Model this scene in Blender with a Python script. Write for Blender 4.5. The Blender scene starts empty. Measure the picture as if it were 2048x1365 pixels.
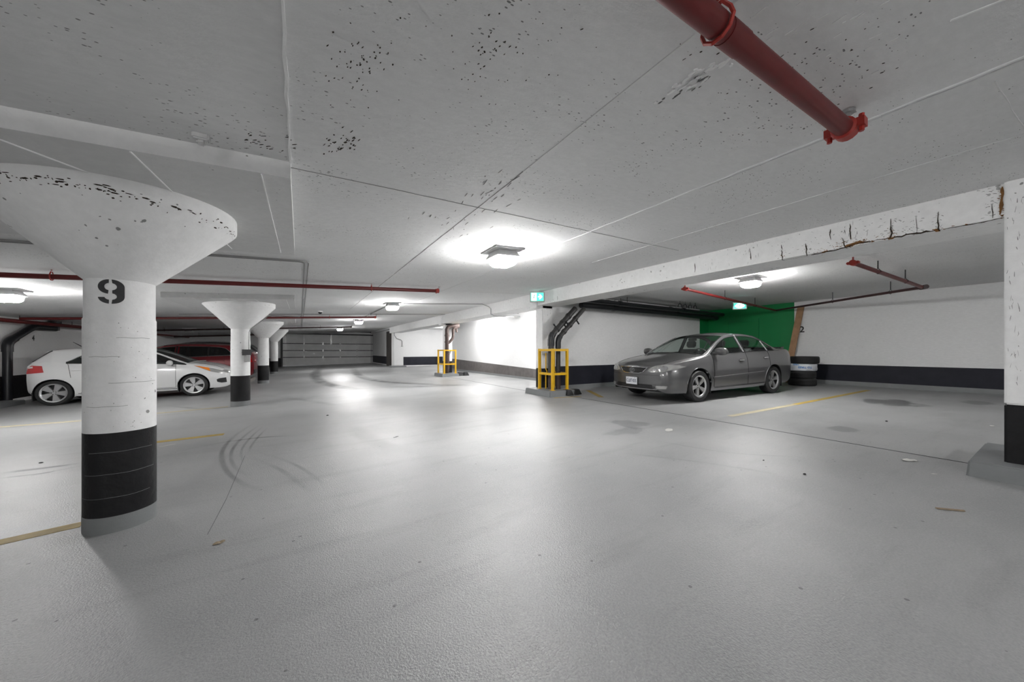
import bpy, bmesh, math, random
from mathutils import Vector, Matrix
from mathutils.bvhtree import BVHTree
from mathutils.geometry import tessellate_polygon

random.seed(7)
SC = bpy.context.scene
COL = SC.collection
PI = math.pi

# ------------------------------------------------------------------ camera, world, exposure
CAM_Z = 1.08
FPX, CX, HY = 690.0, 1024.0, 702.0
YAW = math.atan(424 / FPX)
cam_d = bpy.data.cameras.new('camera')
cam_d.sensor_width = 36.0
cam_d.lens = FPX / 2048 * 36.0
cam_d.shift_y = (HY - 682.5) / 2048
cam_d.clip_start = 0.02
cam = bpy.data.objects.new('camera', cam_d)
cam.location = (0, 0, CAM_Z)
cam.rotation_euler = (PI / 2, 0, -YAW)
COL.objects.link(cam)
SC.camera = cam
w = bpy.data.worlds.new('world')
SC.world = w
w.use_nodes = True
w.node_tree.nodes['Background'].inputs[0].default_value = (0.5, 0.52, 0.55, 1)
w.node_tree.nodes['Background'].inputs[1].default_value = 0.3
SC.view_settings.view_transform = 'Standard'
SC.view_settings.look = 'None'
SC.view_settings.exposure = 0.28
SC.view_settings.gamma = 1.0
SC.view_settings.use_curve_mapping = False
SC.cycles.diffuse_bounces = 3
SC.cycles.glossy_bounces = 2
SC.cycles.max_bounces = 4
SC.cycles.light_sampling_threshold = 0.06
SC.cycles.use_adaptive_sampling = True
SC.cycles.adaptive_threshold = 0.2
SC.cycles.adaptive_min_samples = 16
SC.cycles.transparent_max_bounces = 12
SC.cycles.sample_clamp_indirect = 6.0
LAMP = 235.0          # emission of a lit diffuser

SY, CY = math.sin(YAW), math.cos(YAW)


# ------------------------------------------------------------------ room geometry functions
def zf(v):
    """floor level across the garage (falls gently to the left)"""
    return 0.025 * (v - 5.3) if v < 5.3 else 0.013 * (v - 5.3)


def zc(v, u):
    """slab underside over the drive aisle"""
    return 2.54 + 0.055 * (v - 5.1) + 0.006 * (u - 3)


BAY_C = 2.60


def ray(px):
    t = (px - CX) / FPX
    return (t * CY + SY, -t * SY + CY)          # (v, u) per unit depth


def at_z(px, py, z):
    """world point seen at a pixel on the level z"""
    d = (CAM_Z - z) * FPX / (py - HY)
    a = ray(px)
    return Vector((a[0] * d, a[1] * d, z))


def on_floor(px, py):
    z = -0.1
    for _ in range(12):
        p = at_z(px, py, z)
        z = zf(p.x)
    p.z = z
    return p


def on_v(px, py, v):
    a = ray(px)
    d = v / a[0]
    return Vector((v, a[1] * d, CAM_Z + (HY - py) * d / FPX))


def on_ceil(px, py):
    z = 2.4
    for _ in range(15):
        p = at_z(px, py, z)
        z = zc(p.x, p.y)
    p.z = z
    return p


# ------------------------------------------------------------------ materials
def mat_new(name):
    m = bpy.data.materials.new(name)
    m.use_nodes = True
    return m, m.node_tree.nodes, m.node_tree.links, m.node_tree.nodes['Principled BSDF']


def simple(name, col, rough=0.5, metal=0.0, coat=0.0, emit=None, es=0.0, spec=None, vary=0.0, vscale=8.0, bump=0.0, bscale=60.0):
    m, n, l, b = mat_new(name)
    b.inputs['Base Color'].default_value = (*col, 1)
    b.inputs['Roughness'].default_value = rough
    b.inputs['Metallic'].default_value = metal
    b.inputs['Coat Weight'].default_value = coat
    b.inputs['Coat Roughness'].default_value = 0.08
    if spec is not None:
        b.inputs['Specular IOR Level'].default_value = spec
    if emit:
        b.inputs['Emission Color'].default_value = (*emit, 1)
        b.inputs['Emission Strength'].default_value = es
    tc = None
    if vary > 0:
        tc = n.new('ShaderNodeTexCoord')
        nz = n.new('ShaderNodeTexNoise')
        nz.inputs['Scale'].default_value = vscale
        nz.inputs['Detail'].default_value = 3
        l.new(tc.outputs['Object'], nz.inputs['Vector'])
        mx = n.new('ShaderNodeMix')
        mx.data_type = 'RGBA'
        mx.inputs['A'].default_value = (*[c * (1 - vary) for c in col], 1)
        mx.inputs['B'].default_value = (*[min(1, c * (1 + vary)) for c in col], 1)
        l.new(nz.outputs['Fac'], mx.inputs['Factor'])
        l.new(mx.outputs['Result'], b.inputs['Base Color'])
    if bump > 0:
        tc = tc or n.new('ShaderNodeTexCoord')
        nb = n.new('ShaderNodeTexNoise')
        nb.inputs['Scale'].default_value = bscale
        nb.inputs['Detail'].default_value = 2
        l.new(tc.outputs['Object'], nb.inputs['Vector'])
        bp = n.new('ShaderNodeBump')
        bp.inputs['Strength'].default_value = bump
        bp.inputs['Distance'].default_value = 0.01
        l.new(nb.outputs['Fac'], bp.inputs['Height'])
        l.new(bp.outputs['Normal'], b.inputs['Normal'])
    return m


def N(n, l, t, **kw):
    nd = n.new(t)
    for k, v in kw.items():
        if k in ('op', 'operation'):
            nd.operation = v
        else:
            nd.inputs[k.replace('_', ' ')].default_value = v
    return nd


def math_n(n, l, op, a, b=None, clamp=False):
    nd = n.new('ShaderNodeMath')
    nd.operation = op
    nd.use_clamp = clamp
    for i, s in enumerate((a, b)):
        if s is None:
            continue
        if isinstance(s, (int, float)):
            nd.inputs[i].default_value = s
        else:
            l.new(s, nd.inputs[i])
    return nd.outputs[0]


def ramp(n, l, src, lo, hi, inv=False):
    nd = n.new('ShaderNodeMapRange')
    nd.inputs['From Min'].default_value = lo
    nd.inputs['From Max'].default_value = hi
    nd.inputs['To Min'].default_value = 1 if inv else 0
    nd.inputs['To Max'].default_value = 0 if inv else 1
    l.new(src, nd.inputs['Value'])
    return nd.outputs[0]


def mixc(n, l, fac, a, b):
    mx = n.new('ShaderNodeMix')
    mx.data_type = 'RGBA'
    if isinstance(fac, (int, float)):
        mx.inputs['Factor'].default_value = fac
    else:
        l.new(fac, mx.inputs['Factor'])
    for s, k in ((a, 'A'), (b, 'B')):
        if isinstance(s, tuple):
            mx.inputs[k].default_value = (*s, 1)
        else:
            l.new(s, mx.inputs[k])
    return mx.outputs['Result']


def concrete(name, col, hole=0.6, hole_col=(0.05, 0.05, 0.05), rough=0.85, grain=(1, 1, 1), stain=0.12, cover=0.52, hscale=26):
    """board-marked cast concrete: blotches, pin holes in clusters, faint streaks"""
    m, n, l, b = mat_new(name)
    g = n.new('ShaderNodeNewGeometry')
    mp = n.new('ShaderNodeMapping')
    mp.inputs['Scale'].default_value = grain
    l.new(g.outputs['Position'], mp.inputs['Vector'])
    V = mp.outputs['Vector']
    big = N(n, l, 'ShaderNodeTexNoise', Scale=0.7, Detail=3.0)
    l.new(g.outputs['Position'], big.inputs['Vector'])
    fine = N(n, l, 'ShaderNodeTexNoise', Scale=14.0, Detail=4.0, Roughness=0.65)
    l.new(V, fine.inputs['Vector'])
    c = mixc(n, l, ramp(n, l, big.outputs['Fac'], 0.3, 0.7), tuple(x * (1 - stain) for x in col), tuple(min(1, x * (1 + stain * .6)) for x in col))
    c2 = mixc(n, l, ramp(n, l, fine.outputs['Fac'], 0.35, 0.75), tuple(x * 0.9 for x in col), tuple(min(1, x * 1.06) for x in col))
    c = mixc(n, l, 0.5, c, c2)
    vor = N(n, l, 'ShaderNodeTexVoronoi', Scale=float(hscale))
    l.new(V, vor.inputs['Vector'])
    clus = N(n, l, 'ShaderNodeTexNoise', Scale=1.7, Detail=2.0)
    l.new(g.outputs['Position'], clus.inputs['Vector'])
    clus2 = N(n, l, 'ShaderNodeTexNoise', Scale=24.0, Detail=1.0)
    l.new(g.outputs['Position'], clus2.inputs['Vector'])
    sz = math_n(n, l, 'MULTIPLY', ramp(n, l, clus.outputs['Fac'], cover - .08, cover + 0.1), ramp(n, l, clus2.outputs['Fac'], 0.4, 0.62))
    thr = math_n(n, l, 'MULTIPLY', sz, 0.24)
    holes = math_n(n, l, 'LESS_THAN', vor.outputs['Distance'], thr)
    hs = math_n(n, l, 'MULTIPLY', holes, hole)
    c = mixc(n, l, hs, c, hole_col)
    l.new(c, b.inputs['Base Color'])
    b.inputs['Roughness'].default_value = rough
    bp = n.new('ShaderNodeBump')
    bp.inputs['Strength'].default_value = 0.35
    bp.inputs['Distance'].default_value = 0.008
    h = math_n(n, l, 'SUBTRACT', fine.outputs['Fac'], holes)
    l.new(h, bp.inputs['Height'])
    l.new(bp.outputs['Normal'], b.inputs['Normal'])
    return m


def floor_material():
    m, n, l, b = mat_new('grey_floor_coating')
    g = n.new('ShaderNodeNewGeometry')
    P = g.outputs['Position']
    sep = n.new('ShaderNodeSeparateXYZ')
    l.new(P, sep.inputs[0])
    X, Y = sep.outputs[0], sep.outputs[1]
    big = N(n, l, 'ShaderNodeTexNoise', Scale=0.55, Detail=4.0, Roughness=0.6)
    l.new(P, big.inputs['Vector'])
    mp = n.new('ShaderNodeMapping')
    mp.inputs['Rotation'].default_value = (0, 0, 0.25)
    mp.inputs['Scale'].default_value = (0.5, 3.0, 1)
    l.new(P, mp.inputs['Vector'])
    streak = N(n, l, 'ShaderNodeTexNoise', Scale=1.6, Detail=4.0, Roughness=0.6)
    l.new(mp.outputs[0], streak.inputs['Vector'])
    c = mixc(n, l, ramp(n, l, big.outputs['Fac'], 0.3, 0.72), (0.245, 0.25, 0.253), (0.365, 0.368, 0.37))
    c = mixc(n, l, math_n(n, l, 'MULTIPLY', ramp(n, l, streak.outputs['Fac'], 0.55, 0.75), 0.35), c, (0.14, 0.14, 0.14))
    grain = N(n, l, 'ShaderNodeTexNoise', Scale=110.0, Detail=2.0)
    l.new(P, grain.inputs['Vector'])
    c = mixc(n, l, math_n(n, l, 'MULTIPLY', ramp(n, l, grain.outputs['Fac'], 0.3, 0.7), 0.3), c, (0.55, 0.55, 0.55))
    spk = N(n, l, 'ShaderNodeTexVoronoi', Scale=5.5)
    l.new(P, spk.inputs['Vector'])
    c = mixc(n, l, math_n(n, l, 'MULTIPLY', math_n(n, l, 'LESS_THAN', spk.outputs['Distance'], 0.05), 0.6), c, (0.05, 0.05, 0.05))
    wob = N(n, l, 'ShaderNodeTexNoise', Scale=3.0, Detail=3.0)
    l.new(P, wob.inputs['Vector'])
    wv = math_n(n, l, 'MULTIPLY', math_n(n, l, 'SUBTRACT', wob.outputs['Fac'], 0.5), 1.0)

    def dist(cx, cy, ax=1.0, ay=1.0):
        dx = math_n(n, l, 'MULTIPLY', math_n(n, l, 'SUBTRACT', X, cx), 1 / ax)
        dy = math_n(n, l, 'MULTIPLY', math_n(n, l, 'SUBTRACT', Y, cy), 1 / ay)
        return math_n(n, l, 'SQRT', math_n(n, l, 'ADD', math_n(n, l, 'MULTIPLY', dx, dx), math_n(n, l, 'MULTIPLY', dy, dy)))

    # oil and water stains with their own outlines
    for (px, py, rx, ry, k) in ((1785, 806, .55, .4, .75), (1955, 806, .3, .2, .5), (1692, 859, .22, .17, .4), (1262, 848, .3, .25, .35),
                                (1250, 862, .3, .2, .25)):
        p = on_floor(px, py)
        d = math_n(n, l, 'ADD', dist(p.x, p.y, rx, ry), math_n(n, l, 'MULTIPLY', wv, 2.2))
        c = mixc(n, l, math_n(n, l, 'MULTIPLY', ramp(n, l, d, 0.75, 1.05, True), k), c, (0.03, 0.03, 0.032))
    l.new(c, b.inputs['Base Color'])
    wet = N(n, l, 'ShaderNodeTexNoise', Scale=0.8, Detail=3.0)
    l.new(P, wet.inputs['Vector'])
    rg = n.new('ShaderNodeMapRange')
    rg.inputs['From Min'].default_value = .3
    rg.inputs['From Max'].default_value = .7
    rg.inputs['To Min'].default_value = .31
    rg.inputs['To Max'].default_value = .42
    l.new(wet.outputs['Fac'], rg.inputs['Value'])
    l.new(rg.outputs[0], b.inputs['Roughness'])
    b.inputs['Specular IOR Level'].default_value = 0.48
    peb = N(n, l, 'ShaderNodeTexNoise', Scale=115.0, Detail=2.0, Roughness=0.6)
    l.new(P, peb.inputs['Vector'])
    bp = n.new('ShaderNodeBump')
    bp.inputs['Strength'].default_value = 0.65
    bp.inputs['Distance'].default_value = 0.005
    l.new(peb.outputs['Fac'], bp.inputs['Height'])
    l.new(bp.outputs['Normal'], b.inputs['Normal'])
    return m


def glass_material(name, tint, alpha):
    """thin car glass: mostly see-through with a mirror-like surface"""
    m = bpy.data.materials.new(name)
    m.use_nodes = True
    n, l = m.node_tree.nodes, m.node_tree.links
    n.clear()
    out = n.new('ShaderNodeOutputMaterial')
    tr = n.new('ShaderNodeBsdfTransparent')
    tr.inputs[0].default_value = (*tint, 1)
    gl = n.new('ShaderNodeBsdfGlossy')
    gl.inputs['Roughness'].default_value = 0.03
    gl.inputs['Color'].default_value = (.9, .95, .95, 1)
    lw = n.new('ShaderNodeLayerWeight')
    pw = n.new('ShaderNodeMath')
    pw.operation = 'POWER'
    pw.inputs[1].default_value = 4.0
    l.new(lw.outputs['Facing'], pw.inputs[0])
    ad = n.new('ShaderNodeMath')
    ad.operation = 'MULTIPLY_ADD'
    ad.use_clamp = True
    ad.inputs[1].default_value = 0.7
    ad.inputs[2].default_value = 0.035 + alpha
    l.new(pw.outputs[0], ad.inputs[0])
    mx = n.new('ShaderNodeMixShader')
    l.new(ad.outputs[0], mx.inputs[0])
    l.new(tr.outputs[0], mx.inputs[1])
    l.new(gl.outputs[0], mx.inputs[2])
    l.new(mx.outputs[0], out.inputs[0])
    return m


M = {}
def rubber_mark():
    m, n, l, b = mat_new('faint_rubber_mark')
    b.inputs['Base Color'].default_value = (.03, .03, .03, 1)
    b.inputs['Roughness'].default_value = .55
    g = n.new('ShaderNodeNewGeometry')
    nz = N(n, l, 'ShaderNodeTexNoise', Scale=2.2, Detail=5.0)
    l.new(g.outputs['Position'], nz.inputs['Vector'])
    at = n.new('ShaderNodeAttribute')
    at.attribute_name = 'soft'
    f = math_n(n, l, 'MULTIPLY', ramp(n, l, nz.outputs['Fac'], .25, .75), at.outputs['Fac'])
    l.new(f, b.inputs['Alpha'])
    return m


M['mark'] = rubber_mark()
M['ceil'] = concrete('board_marked_ceiling', (0.74, 0.74, 0.742), hole=.75, grain=(1, 2.2, 1), cover=.46, hscale=28)
M['panel'] = concrete('drop_panel_concrete', (0.68, 0.68, 0.68), hole=.5, cover=.58)
M['white'] = concrete('white_painted_concrete', (0.86, 0.86, 0.86), hole=.7, cover=.56, stain=.06, hscale=16)
M['white_wall'] = concrete('white_painted_wall', (0.8, 0.8, 0.802), hole=.35, cover=.62, stain=.07, hscale=12, grain=(1, 1, 3))
M['white_beam'] = concrete('white_painted_beam', (0.82, 0.82, 0.818), hole=.5, cover=.5, stain=.12, hscale=14)
M['black_paint'] = simple('black_paint', (0.011, 0.011, 0.012), .5, spec=.25, vary=.5, vscale=6, bump=.35, bscale=25)
M['navy_paint'] = simple('dark_navy_band_paint', (0.016, 0.017, 0.025), .55, spec=.25, vary=.4, vscale=4, bump=.2, bscale=30)
M['brown_band'] = simple('worn_brown_band_paint', (0.11, 0.10, 0.097), .7, vary=.5, vscale=5, bump=.3, bscale=20)
M['grey_base'] = simple('grey_coating_upturn', (0.2, 0.208, 0.213), .5, vary=.15, vscale=6, bump=.15, bscale=40)
M['floor'] = floor_material()
M['green'] = simple('green_wall_paint', (0.0, 0.21, 0.055), .5, vary=.06, vscale=5, bump=.1, bscale=20)
M['yellow_line'] = simple('worn_yellow_road_paint', (0.42, 0.29, 0.06), .6, vary=.35, vscale=14)
M['pale_line'] = simple('faded_yellow_road_paint', (0.48, 0.42, 0.28), .6, vary=.25, vscale=14)
M['red_pipe'] = simple('red_sprinkler_paint', (0.11, 0.006, 0.006), .42, vary=.25, vscale=9)
M['red_fit'] = simple('bright_red_fitting', (0.34, 0.025, 0.018), .4, vary=.2, vscale=20)
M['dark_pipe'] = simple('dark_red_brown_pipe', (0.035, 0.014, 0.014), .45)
M['black_pipe'] = simple('black_cast_iron', (0.012, 0.013, 0.016), .4, vary=.3, vscale=10)
M['iron'] = simple('grey_black_iron', (0.035, 0.034, 0.034), .5, vary=.4, vscale=12)
M['rust_pipe'] = simple('rusty_brown_pipe', (0.065, 0.043, 0.038), .65, vary=.5, vscale=16, bump=.3, bscale=60)
M['rust'] = simple('rust_stain', (0.19, 0.085, 0.022), .8, vary=.6, vscale=30)
M['crack'] = simple('dark_crack', (0.03, 0.02, 0.014), .9, vary=.6, vscale=30)
M['steel'] = simple('galvanised_steel', (0.4, 0.4, 0.4), .4, metal=.7, vary=.15, vscale=10)
M['conduit'] = simple('grey_conduit', (0.3, 0.3, 0.3), .42, metal=.5)
M['dark_steel'] = simple('dark_steel', (0.03, 0.03, 0.032), .45, metal=.3)
M['door_panel'] = simple('grey_steel_door_panel', (0.74, 0.74, 0.74), .55, vary=.15, vscale=2.5, bump=.05)
M['yellow'] = simple('yellow_safety_paint', (0.72, 0.42, 0.012), .4, vary=.12, vscale=18)
M['lamp_plate'] = simple('white_lamp_housing', (0.85, 0.85, 0.85), .5)
M['diffuser'] = simple('lit_white_diffuser', (0.9, 0.9, 0.9), .5, emit=(1, .993, .98), es=LAMP)
M['diffuser_off'] = simple('unlit_diffuser', (0.55, 0.55, 0.55), .4)
M['rubber'] = simple('black_rubber', (0.014, 0.014, 0.015), .65, bump=.2, bscale=80)
M['black_plastic'] = simple('black_plastic', (0.012, 0.012, 0.013), .35)
M['alloy'] = simple('silver_alloy', (0.62, 0.62, 0.63), .28, metal=.85)
M['chrome'] = simple('chrome', (0.75, 0.75, 0.76), .12, metal=1.0)
M['grey_paint'] = simple('grey_metallic_car_paint', (0.125, 0.125, 0.127), .3, metal=.55, coat=.9)
M['white_paint'] = simple('white_car_paint', (0.74, 0.74, 0.74), .3, coat=.8)
M['red_paint'] = simple('dark_red_car_paint', (0.17, 0.006, 0.012), .3, metal=.25, coat=.9)
M['dark_paint'] = simple('black_car_paint', (0.012, 0.010, 0.013), .25, coat=.9)
M['glass'] = glass_material('clear_car_glass', (.90, .96, .93), .02)
M['tint_glass'] = glass_material('tinted_car_glass', (.16, .19, .19), .05)
M['joint'] = simple('grey_form_joint', (.16, .16, .16), .9, vary=.5, vscale=9)
M['seam'] = simple('dark_gap', (0.01, 0.01, 0.01), .8)
M['interior'] = simple('dark_grey_upholstery', (0.05, 0.05, 0.052), .8)
M['lens'] = simple('clear_headlamp_lens', (0.5, 0.5, 0.49), .12, metal=.55, coat=1.0)
M['amber'] = simple('amber_lens', (0.75, 0.2, 0.01), .15, coat=1.0)
M['tail'] = simple('red_lamp_lens', (0.5, 0.008, 0.012), .15, coat=1.0)
M['tail_white'] = simple('pale_lamp_lens', (0.75, 0.7, 0.7), .15, coat=1.0)
M['plate'] = simple('white_plate', (0.72, 0.73, 0.76), .4)
M['ink'] = simple('navy_plate_ink', (0.05, 0.06, 0.12), .5)
M['stencil'] = simple('black_stencil_paint', (0.03, 0.03, 0.032), .6)
M['wood'] = simple('knotty_pine', (0.36, 0.21, 0.11), .6, vary=.35, vscale=7)
M['stick'] = simple('weathered_wood', (0.3, 0.23, 0.16), .7, vary=.3, vscale=30)
M['bag'] = simple('white_plastic_bag', (0.66, 0.68, 0.72), .3, vary=.15, vscale=12, bump=.6, bscale=14)
M['blue_ink'] = simple('blue_bag_print', (0.02, 0.2, 0.55), .4)
M['paper'] = simple('off_white_paper', (0.62, 0.61, 0.58), .8)
M['leaf'] = simple('brown_leaf', (0.3, 0.24, 0.16), .8)
M['sign_green'] = simple('lit_green_sign', (0.1, 0.6, 0.45), .4, emit=(0.06, 0.62, 0.42), es=1.3)
M['sign_white'] = simple('lit_white_sign', (0.9, 1, 0.97), .4, emit=(0.75, 1.0, 0.93), es=2.6)
M['sign_ink'] = simple('green_pictogram', (0.02, 0.25, 0.18), .5, emit=(0.02, 0.3, 0.2), es=.5)
M['sign_box'] = simple('pale_sign_housing', (0.5, 0.52, 0.52), .4)


for _k in ('sign_green', 'sign_white', 'sign_ink'):
    M[_k].cycles.emission_sampling = 'NONE'


# ------------------------------------------------------------------ mesh helpers
class MB:
    def __init__(self):
        self.v, self.f, self.mi = [], [], []

    def add(self, vs, fs):
        o = len(self.v)
        self.v += [tuple(p) for p in vs]
        self.f += [tuple(i + o for i in f) for f in fs]
        return self

    def box(self, x0, x1, y0, y1, z0, z1, mtx=None, top=None):
        vs = [Vector(p) for p in ((x0, y0, z0), (x1, y0, z0), (x1, y1, z0), (x0, y1, z0), (x0, y0, z1), (x1, y0, z1), (x1, y1, z1), (x0, y1, z1))]
        if mtx:
            vs = [mtx @ p for p in vs]
        return self.add(vs, [(0, 3, 2, 1), (4, 5, 6, 7), (0, 1, 5, 4), (1, 2, 6, 5), (2, 3, 7, 6), (3, 0, 4, 7)])

    def hexa(self, b4, t4):
        return self.add(list(b4) + list(t4), [(0, 3, 2, 1), (4, 5, 6, 7), (0, 1, 5, 4), (1, 2, 6, 5), (2, 3, 7, 6), (3, 0, 4, 7)])

    def tube(self, pts, r, seg=10, closed=False, flat=None):
        pts = [Vector(p) for p in pts]
        k = len(pts)
        rings = []
        prev = None
        for i, p in enumerate(pts):
            a = pts[i - 1] if i > 0 else (pts[-1] if closed else p)
            b = pts[i + 1] if i < k - 1 else (pts[0] if closed else p)
            t = (b - a)
            if t.length < 1e-9:
                t = Vector((0, 0, 1))
            t.normalize()
            if prev is None:
                ref = Vector((0, 0, 1)) if abs(t.z) < 0.9 else Vector((1, 0, 0))
                s = t.cross(ref).normalized()
            else:
                s = (prev - t * prev.dot(t))
                if s.length < 1e-6:
                    s = t.orthogonal()
                s.normalize()
            prev = s
            q = t.cross(s)
            rr = r[i] if isinstance(r, (list, tuple)) else r
            rings.append([p + (s * math.cos(2 * PI * j / seg) + q * math.sin(2 * PI * j / seg)) * rr for j in range(seg)])
        vs = [x for rg in rings for x in rg]
        fs = []
        n = k if closed else k - 1
        for i in range(n):
            for j in range(seg):
                a, b = i * seg + j, i * seg + (j + 1) % seg
                c, d = ((i + 1) % k) * seg + (j + 1) % seg, ((i + 1) % k) * seg + j
                fs.append((a, b, c, d))
        if not closed:
            fs.append(tuple(range(seg))[::-1])
            fs.append(tuple((k - 1) * seg + j for j in range(seg)))
        return self.add(vs, fs)

    def lathe(self, prof, seg=32, mtx=None, cap=True):
        vs, fs = [], []
        for (r, z) in prof:
            for j in range(seg):
                a = 2 * PI * j / seg
                p = Vector((r * math.cos(a), r * math.sin(a), z))
                vs.append(mtx @ p if mtx else p)
        for i in range(len(prof) - 1):
            for j in range(seg):
                fs.append((i * seg + j, i * seg + (j + 1) % seg, (i + 1) * seg + (j + 1) % seg, (i + 1) * seg + j))
        if cap:
            fs.append(tuple(range(seg))[::-1])
            fs.append(tuple((len(prof) - 1) * seg + j for j in range(seg)))
        return self.add(vs, fs)

    def prism(self, poly, to3, d):
        """closed prism of a 2D polygon; to3(x, y, depth) -> point"""
        k = len(poly)
        vs = [to3(x, y, 0) for x, y in poly] + [to3(x, y, d) for x, y in poly]
        tri = tessellate_polygon([[Vector((x, y, 0)) for x, y in poly]])
        fs = [tuple(t) for t in tri] + [tuple(i + k for i in reversed(t)) for t in tri]
        fs += [(i, (i + 1) % k, (i + 1) % k + k, i + k) for i in range(k)]
        return self.add(vs, fs)

    def build(self, name, mat, parent=None, smooth=None, bevel=0):
        me = bpy.data.meshes.new(name)
        me.from_pydata(self.v, [], self.f)
        bm = bmesh.new()
        bm.from_mesh(me)
        bmesh.ops.recalc_face_normals(bm, faces=bm.faces)
        if bevel:
            bmesh.ops.bevel(bm, geom=[e for e in bm.edges], offset=bevel, segments=2, affect='EDGES', clamp_overlap=True)
        bm.to_mesh(me)
        bm.free()
        me.materials.append(M[mat] if isinstance(mat, str) else mat)
        if smooth is not None:
            me.shade_smooth()
            me.set_sharp_from_angle(angle=math.radians(smooth))
        o = bpy.data.objects.new(name, me)
        COL.objects.link(o)
        if parent:
            o.parent = parent
        return o


def tag(o, label, cat, group=None):
    o['label'] = label
    o['category'] = cat
    if group:
        o['group'] = group
    return o


def struct(o, label=None):
    o['kind'] = 'structure'
    if label:
        o['label'] = label
    return o


def empty(name, loc, label=None, cat=None, rz=0, group=None):
    e = bpy.data.objects.new(name, None)
    e.empty_display_size = 0.2
    e.location = loc
    e.rotation_euler = (0, 0, rz)
    COL.objects.link(e)
    if label:
        tag(e, label, cat, group)
    return e


def local(parent, o):
    """o was built in world coordinates: keep it there under its parent"""
    mw = Matrix.LocRotScale(parent.location, parent.rotation_euler, None)
    o.matrix_parent_inverse = mw.inverted()
    return o


def wpart(mb, name, mat, parent, **kw):
    return local(parent, mb.build(name, mat, parent, **kw))


def copy_tree(o, parent=None):
    c = o.copy()
    COL.objects.link(c)
    c.parent = parent
    for ch in list(o.children):
        copy_tree(ch, c)
    return c


def text_mesh(txt, size, name, mat, to3, parent, depth=0.004, bold=False, sx=1.0):
    cu = bpy.data.curves.new('t', 'FONT')
    cu.body = txt
    cu.size = size
    cu.align_x = 'CENTER'
    cu.align_y = 'CENTER'
    cu.resolution_u = 3
    if bold:
        cu.offset = size * 0.022
    t = bpy.data.objects.new('t', cu)
    COL.objects.link(t)
    dg = bpy.context.evaluated_depsgraph_get()
    me = bpy.data.meshes.new_from_object(t.evaluated_get(dg))
    bpy.data.objects.remove(t)
    bpy.data.curves.remove(cu)
    for vx in me.vertices:
        vx.co = to3(vx.co.x * sx, vx.co.y, depth)
    me.name = name
    me.materials.clear()
    me.materials.append(M[mat])
    o = bpy.data.objects.new(name, me)
    COL.objects.link(o)
    o.parent = parent
    return o


# ================================================================== THE SETTING
U0, U1 = -8.0, 32.5
VL, VR = -6.5, 13.2
VB = 5.2                       # face of the long beam
# floor
mb = MB()
vs = [VL - .2, -3, 0, 3, 5.3, 9, VR + .2]
us = [U0, 0, 5, 10, 16, 24, U1 + .3]
grid = [(v, u, zf(v)) for u in us for v in vs]
k = len(vs)
mb.add(grid, [(j * k + i, j * k + i + 1, (j + 1) * k + i + 1, (j + 1) * k + i) for j in range(len(us) - 1) for i in range(k - 1)])
floor = struct(mb.build('floor', 'floor'), 'glossy grey coated concrete garage floor')
FM = floor


def floor_strip(pts, wd, name, mat, th=.002):
    """painted stripe or joint on the floor following floor points"""
    mb = MB()
    pts = [Vector(p) for p in pts]
    for a, b in zip(pts[:-1], pts[1:]):
        d = (b - a)
        s = Vector((-d.y, d.x, 0)).normalized() * wd / 2
        q = [a - s, b - s, b + s, a + s]
        mb.hexa([Vector((p.x, p.y, zf(p.x) + .0003)) for p in q], [Vector((p.x, p.y, zf(p.x) + th)) for p in q])
    return mb.build(name, mat, floor)


floor_strip([on_floor(-30, 857), on_floor(164, 842)], .13, 'parking_line', 'pale_line')
floor_strip([on_floor(312, 827.5), on_floor(456, 814)], .13, 'parking_line', 'pale_line')
floor_strip([on_floor(240, 893.5), on_floor(448, 869)], .13, 'parking_line', 'yellow_line')
floor_strip([on_floor(-60, 1099), on_floor(164, 1049)], .11, 'parking_line', 'yellow_line')
floor_strip([on_floor(1460, 833), on_floor(1590, 809.5)], .1, 'parking_line', 'pale_line')
floor_strip([on_floor(1590, 809.5), on_floor(1737, 781)], .1, 'parking_line', 'yellow_line')
floor_strip([on_floor(1176, 781.5), on_floor(1203, 795)], .12, 'parking_line', 'yellow_line')
floor_strip([on_floor(1108, 796.5), on_floor(1162, 793.5)], .07, 'parking_line', 'yellow_line')
floor_strip([(5.45, U0 + .1, 0), (5.45, 6.6, 0)], .018, 'floor_joint', 'seam')
floor_strip([(5.2, 7.6, 0), (5.2, 13.6, 0)], .018, 'floor_joint', 'seam')
floor_strip([(-2, 24.8, 0), (5.2, 24.8, 0)], .03, 'floor_joint', 'seam')
floor_strip([on_floor(415, 1070), on_floor(452, 1000), on_floor(490, 912)], .004, 'floor_joint', 'joint', .001)

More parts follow.
